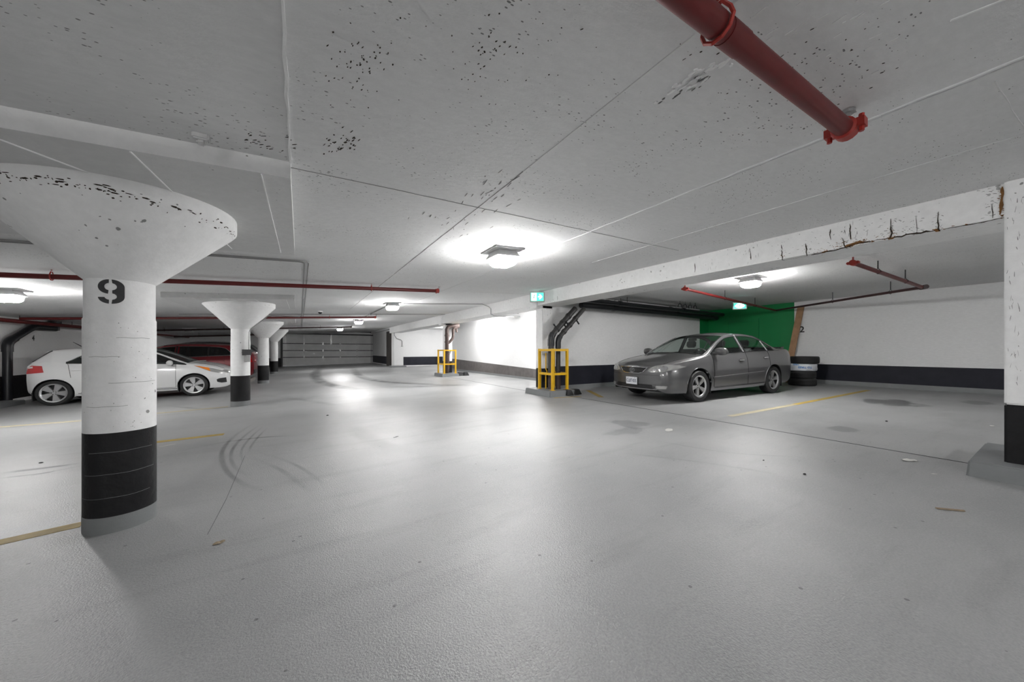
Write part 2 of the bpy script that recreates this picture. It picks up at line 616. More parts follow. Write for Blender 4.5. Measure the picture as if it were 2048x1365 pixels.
def tyre_mark(px, wd, k, z_off=.0012):
    """soft-edged rubber streak through floor points seen at these pixels"""
    P = [on_floor(x, y) for x, y in px]
    fine = []
    for i in range(len(P) - 1):
        a, b, c, d = P[max(i - 1, 0)], P[i], P[i + 1], P[min(i + 2, len(P) - 1)]
        for j in range(10):
            t = j / 10
            fine.append(.5 * ((2 * b) + (c - a) * t + (2 * a - 5 * b + 4 * c - d) * t * t + (3 * b - 3 * c + d - a) * t ** 3))
    fine.append(P[-1])
    vs, soft = [], []
    n_ = len(fine)
    for i, p in enumerate(fine):
        d = fine[min(i + 1, n_ - 1)] - fine[max(i - 1, 0)]
        s_ = Vector((-d.y, d.x, 0)).normalized() * wd / 2
        e = min(1, 4 * i / n_, 4 * (n_ - 1 - i) / n_)
        for q, f in ((-1, 0), (-.35, 1), (.35, 1), (1, 0)):
            c = p + s_ * q
            vs.append((c.x, c.y, zf(c.x) + z_off))
            soft.append(f * e * k)
    fs = [(i * 4 + j, i * 4 + j + 1, (i + 1) * 4 + j + 1, (i + 1) * 4 + j) for i in range(n_ - 1) for j in range(3)]
    me = bpy.data.meshes.new('tyre_mark')
    me.from_pydata(vs, [], fs)
    at = me.attributes.new('soft', 'FLOAT', 'POINT')
    at.data.foreach_set('value', soft)
    me.materials.append(M['mark'])
    o = bpy.data.objects.new('tyre_mark', me)
    COL.objects.link(o)
    o.parent = floor


for px, wd, k in (([(650, 731), (636, 742), (630, 750), (640, 763), (672, 773), (720, 780)], .45, 1.5), ([(704, 732), (712, 746), (725, 755), (760, 763), (830, 768), (940, 772)], .4, 1.2),
                  ([(760, 775), (850, 773), (960, 770)], .5, .6), ([(0, 947), (80, 938), (164, 927)], .09, 1.6), ([(0, 957), (80, 948), (164, 932)], .05, 1.4), ([(60, 952), (110, 944)], .06, 1.2),
                  ([(512, 845), (478, 866), (452, 890), (443, 912), (452, 940), (480, 965), (530, 985)], .05, .9), ([(520, 850), (492, 870), (470, 892), (462, 912), (470, 935), (500, 955)], .04, .8),
                  ([(528, 852), (505, 872), (488, 892), (482, 910), (490, 930)], .03, .7), ([(535, 856), (516, 875), (503, 892), (498, 906)], .03, .7),
                  ([(320, 912), (420, 890), (520, 876), (600, 872)], .06, .8), ([(500, 915), (560, 940), (620, 985)], .05, .7), ([(520, 905), (590, 930), (650, 970)], .04, .6),
                  ([(700, 850), (740, 880), (800, 905)], .25, .5), ([(520, 790), (600, 800), (700, 815)], .2, .5), ([(330, 812), (420, 818), (520, 808)], .1, .8), ([(560, 758), (640, 752), (760, 742)], .12, .7),
                  ([(1230, 905), (1400, 925), (1560, 950)], .05, .5), ([(1300, 880), (1450, 905), (1600, 915)], .03, .6)):
    tyre_mark(px, wd * 1.3, k * (.5 if wd > .3 else .36))

# ceiling over the aisle (tilted slab) and over the bays, with a solid thickness
mb = MB()
q = [(VL - .3, U0), (VB + .1, U0), (VB + .1, U1 + .3), (VL - .3, U1 + .3)]
mb.hexa([(a, b, zc(a, b)) for a, b in q], [(a, b, zc(a, b) + .25) for a, b in q])
ceiling = struct(mb.build('ceiling', 'ceil'), 'grey board-marked concrete slab with pin holes')
mb = MB()
mb.box(VB + .1, VR + .3, U0, U1 + .3, BAY_C, BAY_C + .2)
struct(mb.build('ceiling', 'ceil'), 'grey concrete slab over the side bays')


def ceil_strip(pts, wd, name, mat, th=.006, jag=0.0):
    mb = MB()
    pts = [Vector((p[0], p[1], 0)) for p in pts]
    fine = []
    for a, b in zip(pts[:-1], pts[1:]):
        kk = max(1, int((b - a).length / .12)) if jag else 1
        for i in range(kk):
            fine.append(a.lerp(b, i / kk))
    fine.append(pts[-1])
    L, R = [], []
    for i, p in enumerate(fine):
        d = (fine[min(i + 1, len(fine) - 1)] - fine[max(i - 1, 0)])
        s = Vector((-d.y, d.x, 0)).normalized()
        j1, j2 = random.uniform(.35, 1) if jag else 1, random.uniform(.35, 1) if jag else 1
        off = s * random.uniform(-jag, jag)
        L.append(p - s * wd / 2 * j1 + off)
        R.append(p + s * wd / 2 * j2 + off)
    for i in range(len(fine) - 1):
        q = [L[i], L[i + 1], R[i + 1], R[i]]
        mb.hexa([Vector((p.x, p.y, zc(p.x, p.y) - th)) for p in q], [Vector((p.x, p.y, zc(p.x, p.y) + .002)) for p in q])
    return mb.build(name, mat, ceiling)


# formwork fins left on the slab
ceil_strip([(-.05, -2), (-.05, 2.6)], .018, 'form_fin', 'white', .008, .004)
ceil_strip([(1.32, 2.0), (1.34, 12)], .007, 'form_joint', 'joint', .002, .002)
ceil_strip([(1.31, .3), (1.32, 2.0)], .005, 'form_joint', 'panel', .003, .002)
ceil_strip([(2.75, -3), (2.75, 3.2)], .02, 'form_fin', 'white', .006, .006)
ceil_strip([(2.79, -3), (2.78, 1.6)], .008, 'form_fin', 'panel', .006, .006)
ceil_strip([(2.75, 3.2), (2.75, 16)], .015, 'form_joint', 'panel', .004, .003)
ceil_strip([(-.05, 2.62), (4.6, 2.95)], .007, 'form_joint', 'joint', .002, .003)
ceil_strip([(2.9, .2), (4.7, .12)], .007, 'form_fin', 'panel', .005, .004)
ceil_strip([(3.9, -1), (3.95, 4)], .006, 'form_fin', 'panel', .004, .003)
ceil_strip([(2.1, 7.4), (5.0, 7.5)], .012, 'form_joint', 'panel', .004, .002)
ceil_strip([(2.15, .25), (2.35, -.4)], .012, 'form_fin', 'white', .004, .003)


def flecks(cx, cy, sx, sy, count, L, Wd, mat, name, ang=0.0, th=.002, tilt=0.0):
    """small scars on the slab, scattered about one spot"""
    mb = MB()
    for _ in range(count):
        ox, oy = random.gauss(0, sx), random.gauss(0, sy)
        p = on_ceil(cx + ox, cy + oy + ox * tilt)
        a = PI / 2 + ang + random.gauss(0, .12)
        l_, w_ = L * random.uniform(.3, 1.2), Wd * random.uniform(.4, 1.2)
        k = 6
        ring = []
        for j in range(k):
            t = 2 * PI * j / k
            x, y = l_ / 2 * math.cos(t) * random.uniform(.6, 1.1), w_ / 2 * math.sin(t) * random.uniform(.5, 1.2)
            ring.append(Vector((p.x + x * math.cos(a) - y * math.sin(a), p.y + x * math.sin(a) + y * math.cos(a), 0)))
        lo = [Vector((q.x, q.y, zc(q.x, q.y) - th)) for q in ring]
        hi = [Vector((q.x, q.y, zc(q.x, q.y) + .001)) for q in ring]
        mb.add(lo + hi, [tuple(range(k))] + [(i, (i + 1) % k, (i + 1) % k + k, i + k) for i in range(k)])
    o = mb.build(name, mat, ceiling)
    return o


flecks(985, 385, 32, 22, 26, .09, .007, 'joint', 'scrape_marks', -.05)
flecks(905, 445, 40, 14, 16, .08, .006, 'joint', 'scrape_marks', -.05)
flecks(690, 285, 22, 9, 40, .03, .009, 'crack', 'pin_holes', .4)
flecks(715, 130, 40, 40, 60, .012, .006, 'crack', 'pin_holes', .4)
flecks(530, 285, 40, 10, 26, .03, .006, 'crack', 'pin_holes', .9)
flecks(1000, 120, 60, 50, 60, .010, .005, 'crack', 'pin_holes', .4)
flecks(1400, 150, 45, 8, 34, .06, .022, 'white', 'spalled_patch', -.02, .006, -.5)
flecks(1385, 172, 25, 8, 16, .05, .010, 'joint', 'scrape_marks', -.02, .002, -.5)
flecks(1650, 60, 90, 40, 26, .05, .005, 'white', 'scrape_marks', -.02)
flecks(1560, 130, 110, 60, 60, .012, .006, 'crack', 'pin_holes', .2)


def wall_box(name, x0, x1, y0, y1, z1, mat, label, z0=-.4):
    mb = MB()
    mb.box(x0, x1, y0, y1, z0, z1)
    return struct(mb.build(name, mat), label)


wall_left = wall_box('wall_left', VL - .2, VL, U0, U1 + .2, 2.3, 'white_wall', 'long white side wall with dark painted foot')
wall_far = MB()
DV0, DV1, DZ = -1.15, 5.55, 2.42     # roller door opening in the far wall
wall_far.box(VL, DV0 - .12, U1, U1 + .2, -.4, 2.7)
wall_far.box(DV1 + .1, VR, U1, U1 + .2, -.4, 2.7)
wall_far.box(DV0 - .12, DV1 + .1, U1, U1 + .2, DZ + .04, 2.9)
wall_far = struct(wall_far.build('wall_far', 'white_wall'), 'far end wall around the overhead door')
wall_near = wall_box('wall_near', VL, VR, U0 - .2, U0, 2.9, 'white_wall', 'white wall behind the viewpoint')
wall_right = wall_box('wall_right', VR, VR + .2, U0, 7.4, 2.75, 'white_wall', 'white wall at the back of the parking bay')
PU = 7.25                               # partition between the two bays
wall_bay = wall_box('wall_bay', 5.66, VR, PU, PU + .2, 2.75, 'white_wall', 'white partition wall behind the grey sedan')
wall_recess = wall_box('wall_recess', 7.1, 7.3, PU + .2, 18.5, 2.75, 'white_wall', 'brightly lit white wall behind the yellow guards')
wall_return = wall_box('wall_return', 7.3, 9.5, 18.3, 18.5, 2.75, 'white_wall', 'short return wall')
wall_deep = wall_box('wall_deep', 9.5, 9.7, 18.3, 24.2, 2.75, 'white_wall', 'white wall of the deep recess')
wall_end = wall_box('wall_end', 5.95, 9.5, 24.0, 24.2, 2.75, 'white_wall', 'white wall facing the aisle beyond the far guard')
wall_door_side = wall_box('wall_side', 5.5, 5.7, 24.5, U1, 2.75, 'white_wall', 'white wall leading to the overhead door')
struct(wall_box('wall_stub', 5.35, 5.95, 23.7, 24.5, 2.75, 'white_wall', 'white pier at the corner before the overhead door'))


def band(wall, name, quad_b, quad_t, mat):
    """thin painted band: two lists of 4 points"""
    mb = MB()
    mb.hexa(quad_b, quad_t)
    return mb.build(name, mat, wall)


def band_v(wall, v, side, u0, u1, z0, z1, mat='navy_paint', name='painted_band', z1b=None, z0b=None):
    a = v + side * .004
    z1b = z1 if z1b is None else z1b
    z0b = z0 if z0b is None else z0b
    lo, hi = min(v, a), max(v, a)
    return band(wall, name, [(lo, u0, z0), (hi, u0, z0), (hi, u1, z0b), (lo, u1, z0b)], [(lo, u0, z1), (hi, u0, z1), (hi, u1, z1b), (lo, u1, z1b)], mat)


def band_u(wall, u, side, v0, v1, z0, z1, mat='navy_paint', name='painted_band'):
    a = u + side * .004
    lo, hi = min(u, a), max(u, a)
    return band(wall, name, [(v0, lo, z0), (v1, lo, z0), (v1, hi, z0), (v0, hi, z0)], [(v0, lo, z1), (v1, lo, z1), (v1, hi, z1), (v0, hi, z1)], mat)


band_v(wall_right, VR, -1, U0, 7.2, .22, .68)
band_v(wall_right, VR, -3, U0, 7.2, .05, .22, 'grey_base', 'coating_upturn')
band_u(wall_bay, PU, -1, 5.7, VR, .12, .66)
band_u(wall_bay, PU, -3, 5.7, VR, -.02, .14, 'grey_base', 'coating_upturn')
band_v(wall_recess, 7.1, -1, PU + .2, 18.4, .1, .36, 'brown_band', z1b=.66)
band_v(wall_recess, 7.1, -3, PU + .2, 18.4, -.02, .11, 'grey_base', 'coating_upturn')
band_u(wall_end, 24.0, -1, 5.95, 9.5, .08, .66)
band_v(wall_door_side, 5.5, -1, 24.5, U1, .08, .66)
band_v(wall_left, VL, 1, U0, U1, -.2, .42, 'black_paint')
band_u(wall_far, U1, -1, VL, DV0 - .13, -.2, .5, 'black_paint')
# green corner of the bay
band_v(wall_right, VR, -1.5, 4.58, 7.25, .0, 2.6, 'green', 'green_paint')
band_u(wall_bay, PU, -1.5, 12.62, VR, .0, 2.6, 'green', 'green_paint')
# numbers on the walls
text_mesh('2', .26, 'bay_number', 'stencil', lambda x, y, d: (VR - .003 - d, 4.385 - x, 1.73 + y), wall_right, .002, True)
text_mesh('4', .22, 'bay_number', 'stencil', lambda x, y, d: (VL + .003 + d, 15.57 + x, 1.437 + y), wall_left, .002, True)
# green door in the bay
dr = empty('door_2', (VR - .01, 6.0, .12))
dr['kind'] = 'structure'
dr['label'] = 'green painted steel door in the green corner'
mb = MB()
mb.box(VR - .03, VR - .005, 5.62, 6.5, .12, 2.1)
wpart(mb, 'door_leaf', 'green', dr)
mb = MB()
mb.box(VR - .05, VR - .005, 6.5, 6.57, .12, 2.17)
mb.box(VR - .05, VR - .005, 5.55, 5.62, .12, 2.17)
mb.box(VR - .05, VR - .005, 5.62, 6.5, 2.1, 2.17)
wpart(mb, 'door_frame', 'green', dr)
mb = MB()
mb.box(VR - .02, VR - .007, 4.95, 5.15, 1.35, 1.65)
wpart(mb, 'wall_box', 'green', dr)

# overhead sectional door
gd = empty('door_1', ((DV0 + DV1) / 2, U1, zf(2)))
gd['kind'] = 'structure'
gd['label'] = 'grey sectional overhead door at the far end of the aisle'
zb0 = zf(DV0)
hh = [zb0 + .02, .56, 1.1, 1.66, DZ]
for i in range(4):
    mb = MB()
    a, b = hh[i] + .012, hh[i + 1] - .012
    mb.hexa([(DV0, U1 + .02, a), (DV1, U1 + .02, a + (.12 if i == 0 else 0)), (DV1, U1 + .08, a + (.12 if i == 0 else 0)), (DV0, U1 + .08, a)],
            [(DV0, U1 + .02, b), (DV1, U1 + .02, b), (DV1, U1 + .08, b), (DV0, U1 + .08, b)])
    p = wpart(mb, 'door_panel', 'door_panel', gd)
    if i:
        mb = MB()
        mb.box(DV0, DV1, U1 - .03, U1 + .02, a - .045, a + .012)
        wpart(mb, 'stiffener_rail', 'dark_steel', gd)
        for hv in (.28, 1.62, 2.9, 4.2):
            mb = MB()
            mb.box(hv - .04, hv + .04, U1 - .045, U1 - .03, a - .12, a + .1)
            wpart(mb, 'hinge', 'steel', gd)
for x0, x1 in ((DV0, DV0 + .24), (DV1 - .24, DV1)):
    mb = MB()
    mb.box(x0, x1, U1 - .012, U1 + .02, zb0 + .1, DZ)
    wpart(mb, 'end_stile', 'steel', gd)
for x in (DV0 - .06, DV1 + .04):
    mb = MB()
    mb.box(x - .06, x + .06, U1 - .12, U1 + .01, zb0, DZ + .1)
    wpart(mb, 'track', 'dark_steel', gd)
    mb = MB()
    mb.tube([(x, U1 - .1, DZ + .05), (x, U1 - .5, DZ + .16), (x, U1 - 3.0, DZ + .18)], .04, 6)
    wpart(mb, 'horizontal_track', 'dark_steel', gd)
mb = MB()
mb.box(DV0 - .1, DV1 + .1, U1 - .1, U1 + .02, DZ - .02, DZ + .08)
wpart(mb, 'lintel_seal', 'dark_steel', gd)
for x0, x1 in ((DV0 + .1, DV0 + 2.0), (DV1 - 1.7, DV1 - .1)):
    mb = MB()
    mb.tube([(x0, U1 - .25, DZ + .3), (x1, U1 - .25, DZ + .3)], .065, 10)
    wpart(mb, 'torsion_spring', 'dark_steel', gd)
mb = MB()
mb.tube([(DV0, U1 - .25, DZ + .3), (DV1, U1 - .25, DZ + .3)], .02, 8)
wpart(mb, 'spring_shaft', 'dark_steel', gd)
mb = MB()
mb.box(2.15, 2.27, U1 - .09, U1 + .01, 1.62, DZ)
wpart(mb, 'lift_arm', 'steel', gd)

# dark-coloured box standing in for the shaded gap by the pier
mb = MB()
mb.box(5.3, 5.5, 24.8, 25.9, -.02, 2.45)
tag(mb.build('gap_shade_strip', simple('dark_brown_gap_shade', (.045, .04, .037), .6)), 'dark brown full-height strip standing in for the shaded gap by the pier before the overhead door', 'shade strip')


# ================================================================== long beam with rust
beam = MB()
BZ = 2.225
beam.hexa([(VB, U0, BZ), (VB + .62, U0, BZ), (VB + .62, 24.4, BZ + .05), (VB, 24.4, BZ + .05)],
          [(VB, U0, 2.62), (VB + .62, U0, 2.62), (VB + .62, 24.4, 2.66), (VB, 24.4, 2.66)])
beam = tag(beam.build('concrete_beam', 'white_beam'), 'long white concrete beam with rust-stained cracks along its lower edge', 'beam')


def crack(pts, wd, mat, name='rust_crack'):
    mb = MB()
    P = [on_v(x, y, VB) for x, y in pts]
    fine = []
    for a, b in zip(P[:-1], P[1:]):
        kk = max(2, int((b - a).length / .03))
        for i in range(kk):
            fine.append(a.lerp(b, i / kk))
    fine.append(P[-1])
    prev = None
    for i, p in enumerate(fine):
        d = fine[min(i + 1, len(fine) - 1)] - fine[max(i - 1, 0)]
        s = Vector((0, -d.z, d.y)).normalized()
        e = .3 if i in (0, len(fine) - 1) else (random.uniform(.4, 1.4) if wd < .022 else random.uniform(.75, 1.15))
        c = p + s * random.uniform(-.5, .5) * min(wd, .012)
        cur = (c - s * wd * e / 2, c + s * wd * e / 2)
        if prev:
            q = [prev[0], cur[0], cur[1], prev[1]]
            mb.hexa([Vector((VB - .003, x.y, max(x.z, BZ - .004))) for x in q], [Vector((VB + .004, x.y, max(x.z, BZ - .004))) for x in q])
        prev = cur
    return mb.build(name, mat, beam)


for pts, wd in (([(1622, 510), (1668, 502), (1690, 495), (1715, 488), (1745, 482)], .022), ([(1785, 476), (1832, 467), (1872, 461)], .03),
                ([(1563, 500), (1565, 520), (1572, 528)], .02), ([(1612, 487), (1613, 505), (1614, 518)], .018), ([(1684, 476), (1691, 494), (1696, 500)], .018),
                ([(1781, 438), (1783, 466), (1781, 478)], .02), ([(1877, 424), (1877, 458), (1880, 466)], .018), ([(1890, 458), (1955, 447), (2003, 436)], .01),
                ([(1984, 410), (1986, 436)], .015), ([(1832, 434), (1834, 464)], .006), ([(1745, 482), (1783, 476)], .01), ([(1570, 523), (1620, 512)], .006)):
    crack(pts, wd * .5, 'crack')
for pts, wd in (([(2004, 374), (2005, 410), (1998, 430)], .018), ([(1690, 493), (1712, 487), (1728, 484)], .03), ([(1776, 478), (1790, 474)], .025), ([(1868, 460), (1880, 462)], .03), ([(1642, 507), (1656, 503)], .02)):
    crack(pts, wd, 'rust', 'rust_stain')
for pts in ([(1563, 490), (1564, 500)], [(1660, 459), (1661, 480)], [(1700, 448), (1702, 480)], [(1390, 527), (1390, 545)], [(1500, 498), (1502, 520)], [(1115, 592), (1115, 601)]):
    crack(pts, .008, 'crack', 'hairline_crack')


def grime(spots, v, mat, name, parent, L, Wd, upright=False):
    mb = MB()
    for (cx, cy, sx, sy, cnt) in spots:
        for _ in range(cnt):
            p = on_v(cx + random.gauss(0, sx), cy + random.gauss(0, sy), v)
            if v == VB and not (BZ + .006 < p.z < zc(VB, p.y) - .006):
                continue
            if v != VB and (p.y > .30 or p.z < .64):
                continue
            a = (PI / 2 if upright else random.uniform(-.6, .9)) + random.gauss(0, .15)
            l_, w_ = L * random.uniform(.2, 1.2), Wd * random.uniform(.3, 1.2)
            k = 6
            pts = []
            for j in range(k):
                t_ = 2 * PI * j / k
                x, y = l_ / 2 * math.cos(t_) * random.uniform(.5, 1.1), w_ / 2 * math.sin(t_) * random.uniform(.4, 1.3)
                pts.append((v - .0025, min(p.y + x * math.cos(a) - y * math.sin(a), 99 if v == VB else .31), p.z + x * math.sin(a) + y * math.cos(a)))
            mb.add(pts, [tuple(range(k))])
    o = mb.build(name, mat, parent)
    return o


ck = [(1565, 512, 6, 10, 14), (1614, 505, 6, 10, 16), (1690, 492, 12, 8, 34), (1720, 486, 16, 6, 26), (1783, 462, 6, 14, 30), (1830, 464, 22, 5, 34), (1877, 448, 5, 14, 24), (1985, 410, 8, 20, 30), (1720, 460, 50, 14, 30), (1820, 440, 25, 8, 24), (1600, 495, 40, 14, 24)]
grime(ck, VB, 'joint', 'grime_flecks', beam, .032, .005)
grime([(1690, 492, 14, 5, 40), (1650, 503, 14, 3, 20), (1740, 482, 18, 4, 26), (1783, 472, 5, 8, 24), (1878, 462, 6, 5, 24), (1930, 452, 22, 3, 16), (2003, 415, 3, 18, 30), (1566, 520, 4, 6, 8)], VB, 'rust', 'rust_flecks', beam, .03, .009)
grime([(1500, 500, 12, 12, 18), (1700, 470, 12, 10, 16), (1430, 520, 20, 10, 16)], VB, 'joint', 'drip_streaks', beam, .07, .004, True)


# ================================================================== round mushroom columns
def mushroom(v, u, label, number=None, scuff=False):
    z0 = zf(v)
    t = empty('mushroom_column', (v, u, z0), label, 'column', group='mushroom columns')
    ztop = zc(v, u)
    zp = ztop - .10                                   # underside of drop panel at the axis
    H = zp - z0
    neck = 1.73 if H > 2.2 else H - .52
    mb = MB()
    mb.lathe([(.181, -.06), (.181, .11), (.179, .112)], 40)
    mb.build('coated_foot', 'grey_base', t, smooth=40)
    mb = MB()
    mb.lathe([(.18, .11), (.1795, .68)], 40)
    mb.build('black_band', 'black_paint', t, smooth=40)
    mb = MB()
    mb.lathe([(.179, .68), (.179, 1.46), (.174, 1.468), (.174, neck)], 40)
    mb.build('shaft', 'white', t, smooth=40)
    mb = MB()
    R = .655
    mb.lathe([(.174, neck), (.20, neck + .025), (R - .02, H - .075), (R, H - .05), (R, H + .05)], 64)
    mb.build('capital', 'white', t, smooth=40)
    mb = MB()
    s = 1.05
    q = [(-s, -s), (s, -s), (s, s), (-s, s)]
    mb.hexa([(a, b, zc(v + a, u + b) - .10 - z0) for a, b in q], [(a, b, zc(v + a, u + b) + .01 - z0) for a, b in q])
    dp = mb.build('drop_panel', 'panel', t)
    # the panel's white painted edge towards the viewpoint
    mb = MB()
    mb.hexa([(-s, -s - .004, zc(v - s, u - s) - .10 - z0), (s, -s - .004, zc(v + s, u - s) - .10 - z0), (s, -s, zc(v + s, u - s) - .10 - z0), (-s, -s, zc(v - s, u - s) - .10 - z0)],
            [(-s, -s - .004, zc(v - s, u - s) - z0), (s, -s - .004, zc(v + s, u - s) - z0), (s, -s, zc(v + s, u - s) - z0), (-s, -s, zc(v - s, u - s) - z0)])
    mb.build('panel_edge', 'white', dp)
    for a, b in (((-.62, -1.04), (-.3, .9)), ((.35, -1.04), (.5, .95)), ((.9, -1.04), (.92, .95)), ((-.2, -1.04), (.1, -.6))):
        mb = MB()
        th = .006
        d = Vector((b[0] - a[0], b[1] - a[1], 0)).normalized()
        n2 = Vector((-d.y, d.x, 0)) * .003
        pts = [Vector((*a, 0)) - n2, Vector((*b, 0)) - n2, Vector((*b, 0)) + n2, Vector((*a, 0)) + n2]
        mb.hexa([Vector((p.x, p.y, zc(v + p.x, u + p.y) - .10 - th - z0)) for p in pts], [Vector((p.x, p.y, zc(v + p.x, u + p.y) - .098 - z0)) for p in pts])
        mb.build('form_fin', 'white', dp)
    return t, z0


col9, c9z = mushroom(-1.1, 3.6, 'nearest round column with flared white capital, stencilled number and black foot')
col2, c2z = mushroom(-1.15, 9.9, 'second round mushroom column, with a switch box and conduit on its shaft')
mushroom(-1.2, 16.3, 'third round mushroom column, beside the red tail lamp')
mushroom(-1.2, 22.7, 'farthest round mushroom column, nearest to the overhead door')


def arc(cx, cy, rx, ry, a0, a1, k=12):
    return [(cx + rx * math.cos(math.radians(a0 + (a1 - a0) * i / k)), cy + ry * math.sin(math.radians(a0 + (a1 - a0) * i / k))) for i in range(k + 1)]


mb = MB()
for i in range(150):
    a = math.atan2(-3.6, 1.1) + random.gauss(-.1, .75)
    H9 = zc(-1.1, 3.6) - .10 - c9z
    zz = H9 - .055 + random.gauss(-.022, .016)
    if zz > H9 - .05 or zz < H9 - .14:
        continue
    r0, z0_, r1, z1_ = .20, 1.755, .635, H9 - .075
    rr_ = .655 if zz > H9 - .05 else (.635 + .02 * (zz - z1_) / .025 if zz > z1_ else r0 + (r1 - r0) * (zz - z0_) / (z1_ - z0_))
    rr_ += .0015
    da, dz_ = random.choice((.006, .01, .016, .035)), random.uniform(.002, .006)
    k_ = random.choice((5, 6))
    slope_r = (r1 - r0) / (z1_ - z0_)
    pts_ = []
    for j in range(k_):
        aa, bb = da * math.cos(2 * PI * j / k_) * random.uniform(.5, 1), dz_ * math.sin(2 * PI * j / k_) * random.uniform(.5, 1)
        rj = rr_ + bb * slope_r
        pts_.append((rj * math.cos(a + aa), rj * math.sin(a + aa), zz + bb))
    mb.add(pts_, [tuple(range(k_))])
mb.build('chipped_paint', 'crack', col9)

for z_, a0_, a1_, mt_ in ((.24, -2.6, -.4, 'grey_base'), (.40, -2.4, -.2, 'grey_base'), (.55, -2.2, -.3, 'grey_base'), (.86, -2.3, -1.1, 'conduit'), (1.02, -1.6, -.1, 'conduit'), (1.2, -2.2, -1.3, 'conduit'), (1.33, -1.4, -.4, 'conduit')):
    mb = MB()
    mb.tube([(.1797 * math.cos(a0_ + (a1_ - a0_) * i / 24), .1797 * math.sin(a0_ + (a1_ - a0_) * i / 24), z_ + .0015 * math.sin(i * .5 + z_ * 9)) for i in range(25)], .0011, 4)
    mb.build('form_line', mt_, col9)
mb = MB()
for i in range(34):
    a, z_ = math.atan2(-3.6, 1.1) + random.uniform(-1.2, 1.2), random.uniform(.7, 1.44)
    da, dz_ = random.uniform(.006, .022), random.uniform(.001, .0035)
    k_ = 6
    mb.add([(.1802 * math.cos(a + da * math.cos(2 * PI * j / k_) * random.uniform(.5, 1)), .1802 * math.sin(a + da * math.cos(2 * PI * j / k_)), z_ + dz_ * math.sin(2 * PI * j / k_) * random.uniform(.5, 1.2)) for j in range(k_)], [tuple(range(k_))])
mb.build('chipped_paint', 'crack', col9)

# stencilled nine, in three pieces, bent round the shaft
nine = [
    arc(.33, .70, .33, .30, 94, 262) + arc(.33, .70, .145, .15, 258, 100),
    arc(.33, .30, .33, .30, 188, 266) + arc(.33, .30, .145, .14, 262, 196),
    arc(.37, .70, .35, .30, 88, 0) + arc(.37, .30, .35, .30, 0, -88) + [(.40, .16)] + arc(.36, .295, .16, .135, -75, 75) + [(.40, .44), (.40, .555)] + arc(.36, .70, .16, .15, -75, 75) + [(.40, .86)],
]
ang0 = math.atan2(-3.6, 1.1) - .27
DH = .165


def wrap9(x, y, d, r=.1745):
    a = ang0 + (x - .36) * DH * 1.06 / r
    return ((r + .001 + d) * math.cos(a), (r + .001 + d) * math.sin(a), 1.56 + y * DH)


for piece in nine:
    mb = MB()
    # slice into columns so it follows the curve
    mb.prism(piece, lambda x, y, d: wrap9(x, y, d), .002)
    mb.build('stencil_number', 'stencil', col9)

# switch box + conduit on second column
cb = empty('switch_box', (-1.15 + .02, 9.9 - .2, c2z + 1.05), 'small dark switch box with conduit on the second round column', 'switch box')
a2 = math.radians(-52)
cxo, cyo = -1.15 + .2 * math.cos(a2), 9.9 + .2 * math.sin(a2)
mb = MB()
mb.box(-.075, .075, -.05, .03, 0, .13, Matrix.Translation((cxo, cyo, c2z + 1.14)) @ Matrix.Rotation(a2 + PI / 2, 4, 'Z'))
wpart(mb, 'housing', 'dark_steel', cb)
mb = MB()
mb.box(-.03, .05, -.045, .02, -.15, -.005, Matrix.Translation((cxo, cyo, c2z + 1.14)) @ Matrix.Rotation(a2 + PI / 2, 4, 'Z'))
wpart(mb, 'receptacle', 'conduit', cb)
mb = MB()
px, py = cxo + .045, cyo - .005
mb.tube([(px, py, c2z + 1.27), (px, py, c2z + 1.66), (px + .03, py - .02, c2z + 1.74), (px + .36, py - .2, c2z + 2.02), (px + .44, py - .21, c2z + 2.04), (px + .98, py - .22, c2z + 2.04), (px + 1.03, py - .22, c2z + 2.08), (px + 1.04, py - .22, zc(px + 1.04, py))], .012, 6)
wpart(mb, 'conduit', 'conduit', cb)


# ================================================================== square columns with pedestals
def square_column(v0, v1, u0, u1, pv0, pv1, pu0, pu1, label, chamfer=True):
    t = empty('square_column', ((v0 + v1) / 2, (u0 + u1) / 2, 0), label, 'column', group='square columns')
    mb = MB()
    mb.box(v0, v1, u0, u1, .62, 2.6)
    wpart(mb, 'shaft', 'white', t, bevel=.012)
    mb = MB()
    mb.box(v0, v1, u0, u1, .1, .62)
    wpart(mb, 'black_band', 'black_paint', t, bevel=.012)
    mb = MB()
    mb.hexa([(pv0 - .015, pu0 - .015, zf(pv0) - .03), (pv1 + .015, pu0 - .015, zf(pv0) - .03), (pv1 + .015, pu1 + .015, zf(pv0) - .03), (pv0 - .015, pu1 + .015, zf(pv0) - .03)],
            [(pv0, pu0, .125), (pv1, pu0, .125), (pv1, pu1, .125), (pv0, pu1, .125)])
    wpart(mb, 'pedestal', 'grey_base', t, bevel=.012)
    return t


def column_head(t, v0, v1, u0, u1):
    mb = MB()
    mb.box(v0, v1, u0, u1, 2.18, 2.57)
    wpart(mb, 'head', 'white', t, bevel=.01)


